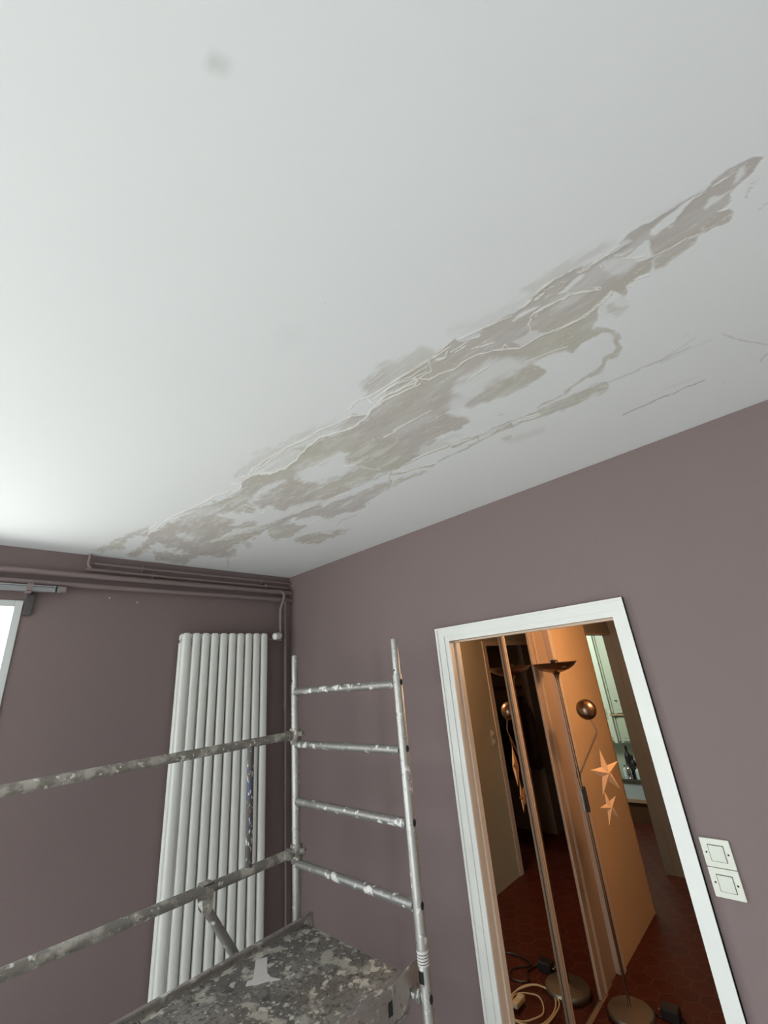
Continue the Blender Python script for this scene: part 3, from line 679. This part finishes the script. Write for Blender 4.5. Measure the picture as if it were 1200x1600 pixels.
p6, o6 = pipe('tall plum painted riser pipe running down beside the room corner', [(0.034, -0.058, 2.462), (0.034, -0.060, 1.78), (0.034, -0.060, 1.779), (0.034, -0.060, 0.001)], [0.0105, 0.0105, 0.008, 0.008])
obj('coupling', tb([Vector((0.034, -0.060, 1.755))-o6, Vector((0.034, -0.060, 1.785))-o6], 0.0135, 12), MAT['pipe'], p6, True)
# screw stubs left in the wall
for i, (y, z, l) in enumerate(((-1.16, 2.425, 'left of two small screw plugs in the plum wall below the pipes'), (-1.02, 2.408, 'right of two small screw plugs in the plum wall below the pipes'))):
    tag(obj('screw_plug', lathe([(0, 0.006), (.003, .006), (.0042, .003), (.0042, -.0005), (0, -.0005)], (0, y, z), 10, 'x'), MAT['beige_trim'], None, True), l, 'screw', 'screw plugs in the left wall')

# ------------------------------------------------------------------ curtain rail
cr = thing('curtain_rail', 'grey aluminium curtain rail fixed under the thick pipes above the window', 'curtain rail', (0.05, -1.39, 2.43))
b_ = bmesh.new()
box(b_, (-.012, -1.9, -0.004), (.014, 0, .000)); box(b_, (-.012, -1.9, .0005), (-.009, 0, .0195)); box(b_, (.004, -1.9, .0005), (.007, 0, .0195)); box(b_, (-.012, -1.9, .020), (.014, 0, .025))
obj('rail', b_, MAT['grey_rail'], cr)
obj('end_cap', bx((-.015, -.004, -.003), (.015, .022, .026), .003), MAT['pipe'], cr)
obj('end_cap_clip', bx((-.016, -.022, -.004), (.016, -.017, .027), .001), MAT['dark'], cr)
b_ = bmesh.new(); box(b_, (-.0495, -.135, -.010), (.020, -.112, -.002), .002); box(b_, (.013, -.135, -.008), (.020, -.112, .030), .002); box(b_, (-.0495, -.135, -.030), (-.044, -.112, .034), .001)
box(b_, (-.044, -.135, .026), (.020, -.112, .031), .001)
obj('bracket', b_, MAT['pipe'], cr)
tag(obj('wall_block', bx((0.0005, -1.513, 2.318), (0.016, -1.481, 2.418), .003), MAT['grey_block']), 'dark grey rectangular block on the wall beside the window corner', 'wall bracket')

# ------------------------------------------------------------------ radiator
rad = thing('radiator', 'tall white vertical tube radiator on the plum left wall', 'radiator', (0, -0.51, 0.43))
RY0, RY1, RW = -0.786+.0235, -0.236-.0235, 0.0475
def rad_tube(x, y):
    bm = bmesh.new(); H = 1.80; seg = 20; rings = []
    for z, s in ((0.0, .60), (0.006, .9), (0.016, 1), (H-.016, 1), (H-.006, .9), (H, .60)):
        rings.append([bm.verts.new((x+.0145*s*math.copysign(abs(math.cos(a))**.8, math.cos(a)), y+RW/2*s*math.copysign(abs(math.sin(a))**.75, math.sin(a)), z)) for a in [2*PI*k/seg for k in range(seg)]])
    for a, b in zip(rings, rings[1:]):
        for k in range(seg): bm.faces.new((a[k], a[(k+1) % seg], b[(k+1) % seg], b[k]))
    bm.faces.new(rings[0]); bm.faces.new(rings[-1]); return bm
tubes = []
for row in (0.088, 0.040):
    for k in range(10):
        y = RY0+(RY1-RY0)*k/9 + .51
        tubes.append(obj('radiator_tube', rad_tube(row, y), MAT['radiator'], rad, True))
for z in (0.05, 1.75): obj('header', tb([(0.064, RY0+.51-.02, z), (0.064, RY1+.51+.02, z)], 0.016, 16), MAT['radiator'], rad, True)
obj('plug', tb([(0.064, RY0+.51-.036, 1.755), (0.064, RY0+.51-.018, 1.755)], 0.011, 6), MAT['chrome'], rad)
for z in (0.2, 1.6):
    for y in (-.2, .2): obj('wall_bracket', bx((0.0005, y-.012, z-.02), (0.028, y+.012, z+.02), .002), MAT['radiator'], rad)
tv = thing('thermostatic_valve', 'white round thermostatic valve head at the upper right of the radiator', 'radiator valve', (0.066, -0.150, 2.205))
obj('valve_body', tb([(-.004, -.062, -.012), (-.004, .036, -.012)], 0.009, 12), MAT['pipe'], tv, True)
obj('valve_neck', tb([(0, .030, -.02), (0, .030, .038)], 0.010, 12), MAT['pipe'], tv, True)
hd = lathe([(0, 0), (.012, 0), (.014, .006), (.0205, .012), (.0225, .020), (.0225, .060), (.020, .068), (.014, .071), (0, .072)], (0, 0, 0), 24)
hd.transform(Matrix.Translation((.010, .028, .012)) @ Vector((.30, -.94, -.10)).to_track_quat('Z', 'Y').to_matrix().to_4x4())
vh = obj('valve_head', hd, MAT['radiator'], tv, True)
g_ = bmesh.new()
for k in range(10):
    a = 2*PI*k/10; c = Vector((math.cos(a)*.0222, math.sin(a)*.0222, 0)); box(g_, c+Vector((-.0015, -.0015, .022)), c+Vector((.0015, .0015, .058)))
g_.transform(Matrix.Translation((.010, .028, .012)) @ Vector((.30, -.94, -.10)).to_track_quat('Z', 'Y').to_matrix().to_4x4())
obj('grip_ribs', g_, MAT['frame_white'], vh)

# ------------------------------------------------------------------ scaffold
FY, XL, XR, RP = -0.42, 0.664, 1.394, 0.0195
RUNGS = [1.862, 1.6205, 1.379, 1.1375, 0.896, 0.6545, 0.413, 0.1715]
def scaffold_frame(y, label):
    f = thing('scaffold_ladder', label, 'ladder frame', ((XL+XR)/2, y, 0), 'aluminium scaffold end frames')
    w = (XR-XL)/2
    for s in (-1, 1):
        po = obj('post', tb([(s*w, 0, 0.012), (s*w, 0, 1.895), (s*w, 0, 1.899)], [RP, RP, RP-.001], 24), MAT['alu'], f, True)
        obj('spigot', tb([(s*w, 0, 1.899), (s*w, 0, 2.036), (s*w, 0, 2.042)], [.0158, .0158, .0135], 20), MAT['alu'], f, True)
        obj('foot', lathe([(0, 0), (.035, 0), (.035, .008), (.026, .014), (0, .014)], (s*w, 0, 0), 20), MAT['black_plastic'], f, True)
        pin = tb([(s*w, -.0166, 1.915), (s*w, -.0150, 1.915)], .004, 8); obj('pin_hole_shade', pin, MAT['dark'], po)  # dark spot in place of the shade inside a pin hole
        for z in RUNGS:
            h = lathe([(0, 0), (.0120, 0), (.0125, .001), (.0118, .0022), (0, .0016)], (0, 0, 0), 16)
            h.transform(Matrix.Diagonal((1, .62, 1, 1))); h.transform(Matrix.Rotation(s*PI/2, 4, 'Y')); h.transform(Matrix.Translation((s*(w+RP-.0012), 0, z+.006)))
            obj('rung_opening_shade', h, MAT['dark'], po)  # flat dark disc, shade of the open rung end put in as colour
    for z in RUNGS:
        rg = obj('rung', tb([(-w+RP-.004, 0, z), (-w+RP+.02, 0, z), (w-RP-.02, 0, z), (w-RP+.004, 0, z)], [.0195, .0165, .0165, .0195], 18), MAT['alu_rung'], f, True)
    return f
sf = scaffold_frame(FY, 'aluminium scaffold end frame with paint spattered rungs, nearest the wall with the doorway')
st = obj('maker_label', tb([(XR-sf.location.x, 0, .985), (XR-sf.location.x, 0, 1.024)], RP+.0008, 24), MAT['tape'], sf, True)
b_ = bmesh.new()
for z in (.990, .998, 1.006, 1.014): tube(b_, [(XR-sf.location.x, 0, z), (XR-sf.location.x, 0, z+.0018)], RP+.0012, 24)
obj('print_lines', b_, MAT['black_plastic'], st)
bl = bmesh.new(); n_ = 8
va = [[bl.verts.new((XR-sf.location.x+(RP+.0014)*math.cos(a), (RP+.0014)*math.sin(a), z)) for a in [math.radians(-120+9*k) for k in range(n_)]] for z in (.942, .974)]
for k in range(n_-1): bl.faces.new((va[0][k], va[0][k+1], va[1][k+1], va[1][k]))
bmesh.ops.solidify(bl, geom=bl.faces[:], thickness=0.001)
obj('black_sticker', bl, MAT['black_plastic'], sf, True)
scaffold_frame(-2.22, 'aluminium scaffold end frame further back along the left wall')

# guard rail unit hooked on the left posts
RX, Z1, Z2 = XL, 1.662, 1.181
gr = thing('guard_rail', 'plaster smeared double guard rail hooked on the scaffold in front of the radiator', 'guard rail', (RX, -1.3, Z2))
def G(x, y, z): return Vector((x-RX, y+1.3, z-Z2))
def ovtube(y0, y1, z, r=.0190): return tb([G(RX, y0, z), G(RX, y1, z)], r, 20)
for z in (Z1, Z2):
    rl = obj('rail', ovtube(-2.172, -0.462, z, .0185), MAT['alu_rail'], gr, True)
    for ye, s in ((FY, 1), (-2.22, -1)):
        c = bmesh.new()
        # claw: collar half-wrapping the post with a drooping jaw
        ring = []
        for zz, rr in ((.030, .0265), (.024, .0285), (-.020, .0285), (-.042, .0235)):
            ring.append([[c.verts.new(G(RX+R_*math.cos(a), ye+R_*math.sin(a), z+zz)) for a in [math.radians(-175+k*16) for k in range(17)]] for R_ in (rr, .0207)])
        for i in range(3):
            for k in range(16):
                c.faces.new((ring[i][0][k], ring[i][0][k+1], ring[i+1][0][k+1], ring[i+1][0][k])); c.faces.new((ring[i][1][k+1], ring[i][1][k], ring[i+1][1][k], ring[i+1][1][k+1]))
            for k in (0, 16): c.faces.new((ring[i][0][k], ring[i][1][k], ring[i+1][1][k], ring[i+1][0][k]))
        for i in (0, 3):
            for k in range(16): c.faces.new((ring[i][0][k], ring[i][0][k+1], ring[i][1][k+1], ring[i][1][k]))
        tube(c, [G(RX, ye-s*.026, z), G(RX, ye-s*.046, z)], [.021, .0225], 16)
        tube(c, [G(RX+.030, ye+s*.004, z+.004), G(RX+.046, ye+s*.010, z+.006), G(RX+.052, ye+s*.012, z+.006)], [.013, .0145, .010], 12)
        obj('claw', c, MAT['alu_rail'], gr, True)
obj('strut', tb([G(RX, -.662, Z2+.014), G(RX, -.664, Z1-.014)], .0150, 18), MAT['blue_strut'], gr, True)
obj('strut', tb([G(RX, -1.98, Z2+.014), G(RX, -1.98, Z1-.014)], .0150, 18), MAT['blue_strut'], gr, True)
def brace(yb, yt, s):
    b = bmesh.new()
    for xo in (.0195,):
        pts = []
        for a in range(0, 181, 20): pts.append((.022*math.cos(math.radians(a)), .022+.0*a+.022*math.sin(math.radians(a))*.5))
        poly = [(yb-.022, Z2+.020), (yb+.022, Z2+.020), (yb+.024, Z2-.01), (yb+.020, Z2-.060), (yb+.010, Z2-.076), (yb-.006, Z2-.076), (yb-.016, Z2-.060), (yb-.024, Z2-.01)]
        prism(b, [(y+1.3, z-Z2) for y, z in poly], .004, 'yz', xo); prism(b, [(y+1.3, z-Z2) for y, z in poly], .004, 'yz', -xo-.004)
    box(b, G(RX-.0195, yb-.022, Z2+.017), G(RX+.0235, yb+.022, Z2+.021))
    tube(b, [G(RX-.027, yb, Z2-.052), G(RX+.0265, yb, Z2-.052)], .006, 10)
    br = obj('brace_bracket', b, MAT['alu_rail'], gr, True)
    obj('diagonal_brace', tb([G(RX, yb-.012*s, Z2-.034), G(RX, yt, 0.58)], .0165, 18), MAT['alu_rung'], gr, True)
brace(-.845, -.475, 1); brace(-1.795, -2.165, -1)

# platform
DZT = 0.947
pf = thing('scaffold_platform', 'paint spattered plywood scaffold platform resting on the frame rungs', 'scaffold platform', (1.035, -1.32, DZT))
def Pp(x, y, z): return (x-1.035, y+1.32, z-DZT)
dk = obj('deck_board', bx(Pp(.757, -2.20, .932), Pp(1.292, -.437, DZT), .001), MAT['deck'], pf)
obj('board_seam', bx(Pp(.757, -1.092, DZT-.0004), Pp(1.292, -1.089, DZT+.0004)), MAT['dark'], dk)
lb = bmesh.new(); box(lb, Pp(.735, -2.200, .855), Pp(.740, -.440, .966)); box(lb, Pp(.740, -2.20, .855), Pp(.765, -.44, .860)); box(lb, Pp(.7355, -2.235, .9605), Pp(.752, -.405, .968), .001)
obj('side_beam', lb, MAT['beam'], pf)
rb = bmesh.new()
box(rb, Pp(1.327, -2.200, .862), Pp(1.332, -.440, .9375)); box(rb, Pp(1.294, -2.205, .938), Pp(1.3335, -.435, .9485), .0012); box(rb, Pp(1.300, -2.19, .8575), Pp(1.336, -.45, .8615), .001)
rbo = obj('side_beam', rb, MAT['beam'], pf)
for y in (-.53, -2.11): obj('beam_slot_shade', prism(bmesh.new(), [(Pp(0, y-.010, 0)[1], Pp(0, 0, .885)[2]), (Pp(0, y+.010, 0)[1], Pp(0, 0, .885)[2]), (Pp(0, y+.012, 0)[1], Pp(0, 0, .920)[2]), (Pp(0, y-.008, 0)[1], Pp(0, 0, .920)[2])], .0012, 'yz', 1.3318-1.035), MAT['dark'], rbo)  # dark patch on the beam face, painted as the slot's inner shade
for y in (-.447, -2.20): obj('end_beam', bx(Pp(.742, y, .865), Pp(1.326, y+.006, .9315)), MAT['beam'], pf)
for x in (.738, 1.334):
    for yr, s in ((FY, 1), (-2.22, -1)):
        h = bmesh.new()
        y0 = yr
        poly = [(yr-s*.10, .870), (yr-s*.10, .953), (yr+s*.012, .974), (yr+s*.032, .968), (yr+s*.032, .892), (yr+s*.022, .892), (yr+s*.020, .9145), (yr-s*.019, .9145), (yr-s*.026, .880)]
        prism(h, [(y+1.32, z-DZT) for y, z in poly], .005, 'yz', x-1.035)
        obj('hook', h, MAT['beam'], pf)
tp = bmesh.new()
tl = [(.800, -.700), (.822, -.664), (.862, -.690), (.905, -.716), (.938, -.722), (.978, -.706), (.975, -.716), (.948, -.744), (.935, -.768), (.905, -.800), (.885, -.782), (.893, -.765), (.850, -.735)]
prism(tp, [(x-1.035, y+1.32) for x, y in tl], .0012, 'xy', .0003)
ob = obj('tape_scrap', tp, MAT['tape'], pf); ob['label'] = 'torn white tape stuck to the deck'

# ------------------------------------------------------------------ light switches
def switch(z, label):
    s = thing('light_switch', label, 'light switch', (2.262, -0.0005, z), 'light switches beside the doorway')
    obj('plate', bx((-.038, -.009, -.0365), (.038, 0, .0365), .003), MAT['switch'], s)
    obj('rocker_gap', bx((-.0205, -.0096, -.0215), (.0205, -.0088, .0215), .0), MAT['grey_block'], s)
    obj('rocker', bx((-.0190, -.0125, -.020), (.0190, -.0085, .020), .0018), MAT['switch_rocker'], s)
    for sx in (-1, 1): obj('screw', tb([(sx*.0275, -.0098, 0), (sx*.0275, -.0088, 0)], .0026, 12), MAT['dark'], s)
switch(1.309, 'cream square light switch, upper of the two right of the white door casing')
switch(1.2345, 'cream square light switch, lower of the two right of the white door casing')

# ------------------------------------------------------------------ mirror wardrobe in the hallway
wd = thing('mirror_wardrobe', 'sliding mirror door wardrobe on the left side of the hallway', 'wardrobe', (1.12, 0.85, 0))
def Wp(x, y, z): return (x-1.12, y-.85, z)
b_ = bmesh.new(); box(b_, Wp(.50, .12, 0.0), Wp(1.085, .14, 2.5)); box(b_, Wp(.50, 1.53, 0.0), Wp(1.085, 1.55, 2.5)); box(b_, Wp(.50, .14, 0), Wp(.52, 1.53, 2.5)); box(b_, Wp(.50, .12, 2.5), Wp(1.085, 1.55, 2.52))
obj('body', b_, MAT['brown_panel'], wd)
def slider(y0, y1, x, w, sub=None):
    m = obj('mirror_panel', bx(Wp(x-.006, y0+w, .03), Wp(x, y1-w, 2.48)), MAT['mirror'], wd)
    return m
m1 = slider(.14, 1.005, 1.113, .02); m2 = slider(.99, 1.40, 1.125, .01)
def stile(y0, y1, x, mat, n='stile', z0=.012): return obj(n, bx(Wp(x-.012, y0, z0), Wp(x+.006, y1, 2.495), .0015), mat, wd)
stile(.990, 1.003, 1.1255, MAT['beige_trim']); stile(1.012, 1.030, 1.123, MAT['beige_trim']); stile(1.0035, 1.0115, 1.1225, MAT['dark'], 'groove')
stile(.14, .16, 1.104, MAT['beige_trim'])
stile(1.388, 1.452, 1.125, MAT['brown_panel']); stile(1.384, 1.3875, 1.128, MAT['beige_trim'], 'edge_bead')
stile(1.455, 1.464, 1.129, MAT['beige_trim']); stile(1.4645, 1.4725, 1.120, MAT['brown_panel'], 'groove'); stile(1.473, 1.482, 1.129, MAT['beige_trim'])
stile(1.4825, 1.575, 1.123, MAT['brown_panel'], 'side_post', 0.0)
b_ = bmesh.new()
for xo in (0, .020, .040): box(b_, Wp(1.088+xo, .14, 0), Wp(1.094+xo, 1.48, .011))
box(b_, Wp(1.086, .14, 0), Wp(1.136, 1.48, .004)); obj('bottom_rail', b_, MAT['brown_panel'], wd)
obj('top_rail', bx(Wp(1.086, .14, 2.496), Wp(1.140, 1.575, 2.54)), MAT['beige_trim'], wd)
# fixed brown panel between wardrobe and ochre wall
struct(obj('wall_hallway_infill', bx((1.04, 1.577, 0), (1.118, 1.688, 2.55)), MAT['brown_panel']))

# ------------------------------------------------------------------ floor lamp
LX, LY = 1.300, 1.364
lp = thing('floor_lamp', 'bronze floor lamp with a wide shallow dish and a small round reading light', 'floor lamp', (LX, LY, 0))
obj('base', lathe([(0, .001), (.118, .001), (.122, .006), (.122, .026), (.114, .036), (.06, .044), (.022, .050), (0, .050)], (0, 0, 0), 48), MAT['base_metal'], lp, True)
obj('pole', tb([(0, 0, .045), (0, 0, 1.79)], .0085, 14), MAT['bronze'], lp, True)
obj('pole_joint', tb([(0, 0, 1.165), (0, 0, 1.20)], .0125, 14), MAT['bronze'], lp, True)
obj('dish_neck', lathe([(.0085, 1.74), (.010, 1.765), (.020, 1.800), (.030, 1.812), (.012, 1.815), (0, 1.815)], (0, 0, 0), 24), MAT['bronze'], lp, True)
ds = obj('dish_shade', lathe([(0, 1.812), (.05, 1.816), (.095, 1.831), (.130, 1.852), (.152, 1.876), (.155, 1.880), (.150, 1.880), (.128, 1.857), (.093, 1.837), (.05, 1.822), (0, 1.818)], (0, 0, 0), 56), MAT['bronze'], lp, True)
obj('bulb_holder', lathe([(0, 1.90), (.022, 1.900), (.030, 1.889), (.032, 1.825), (0, 1.822)], (0, 0, 0), 20), MAT['black_plastic'], lp, True)
ap = smooth_path([(0.006, 0.004, 1.18), (.06, 0.037, 1.27), (.135, 0.084, 1.395), (.148, .092, 1.43), (.130, .090, 1.50)], 6)
obj('reading_arm', tb(ap, .0048, 10), MAT['bronze'], lp, True)
bs = lathe([(0, -.040), (.020, -.038), (.042, -.028), (.058, -.012), (.065, .006), (.066, .014), (.063, .014), (.055, -.006), (.038, -.022), (0, -.030)], (0, 0, 0), 40)
bs.transform(Matrix.Translation((.119, .089, 1.562)) @ Vector((-.50, .80, -.10)).to_track_quat('Z', 'Y').to_matrix().to_4x4())
bsh = obj('ball_shade', bs, MAT['bronze'], lp, True); bsh.name = 'reading_shade'
dm = obj('dimmer', bx((.004, -.012, .975), (.024, .008, 1.115), .004), MAT['black_plastic'], lp)
obj('dimmer_slider', bx((-.010, -.020, .98), (.003, -.009, 1.10), .002), MAT['steel'], lp)
def star(loc, R, rot, label, tilt):
    bm = bmesh.new(); D = R*.17
    f = bm.verts.new((0, -D, 0)); b = bm.verts.new((0, D, 0)); rim = []
    for k in range(10):
        a = PI/2 + k*PI/5 + rot; r = (R if k % 2 == 0 else R*.345); rim.append(bm.verts.new((r*math.cos(a), 0, r*math.sin(a))))
    for k in range(10):
        bm.faces.new((f, rim[k], rim[(k+1) % 10])); bm.faces.new((b, rim[(k+1) % 10], rim[k]))
    o = thing('paper_star', label, 'star ornament', loc, 'orange paper stars hanging from the lamp')
    s = obj('star_body', bm, MAT['paper'], o)
    s.rotation_euler = (0, 0, tilt)
    return o, s
s1, sb1 = star((LX+.140, LY+.108, 1.180), .138, .06, 'larger orange paper star, upper of two hanging from the floor lamp arm', 1.15)
obj('string', tb([(-.003, .0, .125), (.004, -.018, .240)], .0016, 6), MAT['string'], s1)
s2, sb2 = star((LX+.116, LY+.090, .990), .100, .16, 'smaller orange paper star, lower of two hanging from the floor lamp arm', 1.30)
obj('string', tb([(0, 0, .085), (.012, .009, .110)], .0016, 6), MAT['string'], s2)

# ------------------------------------------------------------------ cables on the hallway floor
rnd = random.Random(4)
def coil(c, r, n, name, mat, rad, lab, tail):
    pts = []
    for k in range(n*10+1):
        a = k*2*PI/10; q = r*(1+.24*math.sin(a*.43+1)+rnd.uniform(-.05, .05))
        pts.append((c[0]+q*math.cos(a)*.9+.02*math.sin(a*.21), c[1]+q*math.sin(a)*1.1+.015*math.cos(a*.33), .010+.012*(k/(n*10))+.008*math.sin(a*1.7)**2))
    pts += tail
    return tag(obj(name, tb(smooth_path(pts, 4), rad, 8), mat, None, True), lab, 'cable')
coil((1.405, 1.105), .135, 3, 'coiled_cable', MAT['cable_cream'], .0042, 'loosely coiled cream electric cable on the red tiles at the lamp foot', [(1.50, .93, .008), (1.66, .86, .008), (1.85, .82, .008), (2.10, .80, .008)])
tag(obj('black_cable', tb(smooth_path([(1.335, 1.515, .008), (1.42, 1.45, .008), (1.50, 1.52, .008), (1.57, 1.40, .008), (1.52, 1.30, .010), (1.62, 1.27, .008), (1.66, 1.36, .008), (1.58, 1.47, .008), (1.75, 1.50, .008), (1.95, 1.38, .008)], 6), .005, 8), MAT['black_plastic'], None, True), 'black electric cable winding over the red floor tiles behind the cream coil', 'cable')
pa = thing('power_adapter', 'black plug-in power adapter lying on the red tiles by the lamp base', 'power adapter', (1.475, 1.475, .0))
obj('body', bx((-.045, -.035, .001), (.045, .035, .055), .008), MAT['black_plastic'], pa)
obj('plug_pin', tb([(-.045, -.01, .03), (-.062, -.01, .03)], .0025, 8), MAT['steel'], pa); obj('plug_pin', tb([(-.045, .01, .03), (-.062, .01, .03)], .0025, 8), MAT['steel'], pa)
ps = thing('power_strip', 'cream in-line cable socket lying inside the cable coil', 'cable socket', (1.47, 1.08, 0.03))
obj('body', bx((-.02, -.05, -.012), (.02, .05, .012), .006), MAT['cable_cream'], ps)
obj('socket_face', tb([(0, .015, .010), (0, .015, .0135)], .014, 16), MAT['switch'], ps)

# ------------------------------------------------------------------ entrance: coats and a switch seen in the mirror
def coat(loc, w, d, h, mat, label, seed, rot=0):
    r = random.Random(seed); bm = bmesh.new(); rings = []; seg = 28
    ph = [r.uniform(0, 6) for _ in range(4)]
    for i in range(13):
        t = i/12; z = -h*t
        ww = w*(0.20+0.55*min(1, t*4.0)+0.25*t); dd = d*(0.35+.5*min(1, t*3)+.15*t)
        rings.append([bm.verts.new((ww/2*math.cos(a)*(1+.10*t*math.sin(5*a+ph[0])+.05*math.sin(9*a+ph[1]+t*2)), dd/2*math.sin(a)*(1+.18*t*math.sin(6*a+ph[2])), z+.02*math.sin(3*a+ph[3])*t)) for a in [2*PI*k/seg for k in range(seg)]])
    for a, b in zip(rings, rings[1:]):
        for k in range(seg): bm.faces.new((a[k], a[(k+1) % seg], b[(k+1) % seg], b[k]))
    bm.faces.new(rings[0]); bm.faces.new(rings[-1])
    o = thing('coat', label, 'coat', loc, 'coats hanging by the entrance'); o.rotation_euler = (0, 0, rot)
    obj('body', bm, mat, o, 'all')
    for s in (-1, 1):
        obj('sleeve', tb(smooth_path([(s*w*.22, -.02, -.10), (s*w*.42, -.03, -.28), (s*w*.47, -.05, -.50), (s*w*.45, -.07, -.68)], 4), [.05]*4+[.052]*4+[.046]*4+[.04], 12), mat, o, True)
    obj('collar', tb([(0.07*math.cos(a), .045*math.sin(a), -.02) for a in [k*PI/6 for k in range(13)]], .018, 8), mat, o, True)
    return o
coat((2.97, 3.66, 1.52), .40, .20, .95, MAT['coat'], 'black coat hanging in the dark entrance, left of the other coat in the mirror', 1)
coat((2.52, 3.67, 1.50), .30, .18, .80, MAT['coat_red'], 'very dark red coat hanging in the entrance, right of the black coat in the mirror', 2)
rk = thing('coat_rack', 'dark wall coat rack in the entrance, seen in the mirror', 'coat rack', (2.74, 3.775, 1.60))
obj('rail', bx((-.26, -.012, -.02), (.30, 0, .03), .003), MAT['brown_wood'], rk)
for x in (-.22, .03, .23): obj('hook', tb(smooth_path([(x, -.012, 0), (x, -.06, -.01), (x, -.085, .02), (x, -.08, .05)], 4), .005, 8), MAT['black_plastic'], rk, True)
for z, l in ((1.24, 'upper'), (1.165, 'lower')):
    s = thing('light_switch', '%s cream light switch on the hallway wall, seen in the mirror' % l, 'light switch', (HR-.0005, 2.53, z), 'light switches on the hallway wall')
    obj('plate', bx((-.008, -.033, -.033), (0, .033, .033), .002), MAT['cream_wall'], s); obj('rocker', bx((-.011, -.016, -.018), (-.008, .016, .018), .001), MAT['switch'], s)

# ------------------------------------------------------------------ washroom beyond the hallway opening
cb = thing('wall_cabinet', 'tall pale green panelled cupboard in the washroom beyond the hallway', 'cupboard', (0.45, 5.11, 0.80))
obj('body', bx((-.80, -.22, 0), (.55, -.001, 1.72)), MAT['green'], cb)
for i, (x0, x1) in enumerate(((-.62, .02), (.04, .215))):
    for (z0, z1) in ((0.36, 1.70), (0.02, 0.33)):
        dr = obj('door', bx((x0+.006, -.24, z0), (x1-.006, -.2205, z1), .004), MAT['green'], cb)
        bm = bmesh.new(); box(bm, (x0+.05, -.244, z0+.05), (x1-.05, -.2403, z1-.05), .003) if x1-x0 > .3 else box(bm, (x0+.03, -.244, z0+.04), (x1-.03, -.2403, z1-.04), .003)
        obj('panel', bm, MAT['green_light'] if i == 0 else MAT['green'], dr)
        if z0 > .2: obj('knob', lathe([(0, .028), (.012, .026), (.014, .018), (.006, .010), (.006, 0), (0, 0)], (0, 0, 0), 16), MAT['steel'], dr).matrix_local = Matrix.Translation((x0+.045, -.240, z0+.16)) @ Matrix.Rotation(PI/2, 4, 'X')
obj('shelf', bx((-.03, -.28, .332), (.30, -.2405, .352), .002), MAT['light_wood'], cb)
# side trim strip of the cupboard
struct(obj('trim_4', bx((.395, 4.835, 0.80), (.440, 4.866, 2.53), .006), MAT['green_light']))
tubb = thing('bath_basin', 'pale blue white curved basin on a brown wooden plinth beyond the hallway', 'basin', (0.50, 4.95, 0))
def arc(w, d, n=20, k=.45): return [(-w/2, 0)] + [(-w/2+w*i/n, -d*(1-k) - d*k*math.sin(PI*i/n)) for i in range(n+1)] + [(w/2, 0)]
obj('plinth', prism(bmesh.new(), arc(1.06, .40, 20, .22), .215, 'xy', 0.001), MAT['brown_wood'], tubb)
obj('wood_rim', prism(bmesh.new(), arc(1.08, .43, 20, .22), .035, 'xy', .216), MAT['light_wood'], tubb)
obj('basin_body', prism(bmesh.new(), arc(1.06, .41, 20, .25), .19, 'xy', .2515), MAT['enamel'], tubb)
obj('basin_lip', prism(bmesh.new(), arc(1.08, .44, 20, .25), .022, 'xy', .442), MAT['chrome'], tubb)
def bottle(x, y, z, r, h, mat, label, cap='black_plastic', name='bottle'):
    o = thing(name, label, 'bottle', (x, y, z), 'bottles on the basin')
    obj('body', lathe([(0, 0), (r*.95, 0), (r, .004), (r, h*.62), (r*.75, h*.72), (r*.36, h*.80), (r*.34, h*.9), (0, h*.9)], (0, 0, 0), 20), mat, o, True)
    obj('cap', lathe([(0, h*.88), (r*.42, h*.88), (r*.42, h), (0, h)], (0, 0, 0), 16), MAT[cap], o, True)
BZ = .4645
bottle(.55, 4.72, BZ, .040, .33, MAT['black_plastic'], 'squat black bottle leftmost on the basin edge')
bottle(.62, 4.64, BZ, .034, .24, MAT['black_plastic'], 'short black bottle near the front of the basin')
bottle(.74, 4.70, BZ, .030, .40, MAT['bottle_green'], 'slim dark green bottle standing right on the basin')
bottle(.79, 4.62, BZ, .024, .30, MAT['bottle_green'], 'small green bottle rightmost on the basin', 'chrome')
bottle(.56, 4.60, BZ, .036, .15, MAT['chrome'], 'shiny silver pot at the front left of the basin', 'chrome')
bottle(.50, 4.66, BZ, .030, .12, MAT['enamel'], 'small white jar behind the shiny silver pot', 'chrome')
bottle(.84, 4.66, BZ, .026, .22, MAT['chrome'], 'silver tumbler at the far right of the basin', 'chrome')
bottle(.67, 4.585, BZ, .034, .13, MAT['enamel'], 'small white pot at the front of the basin', 'chrome')
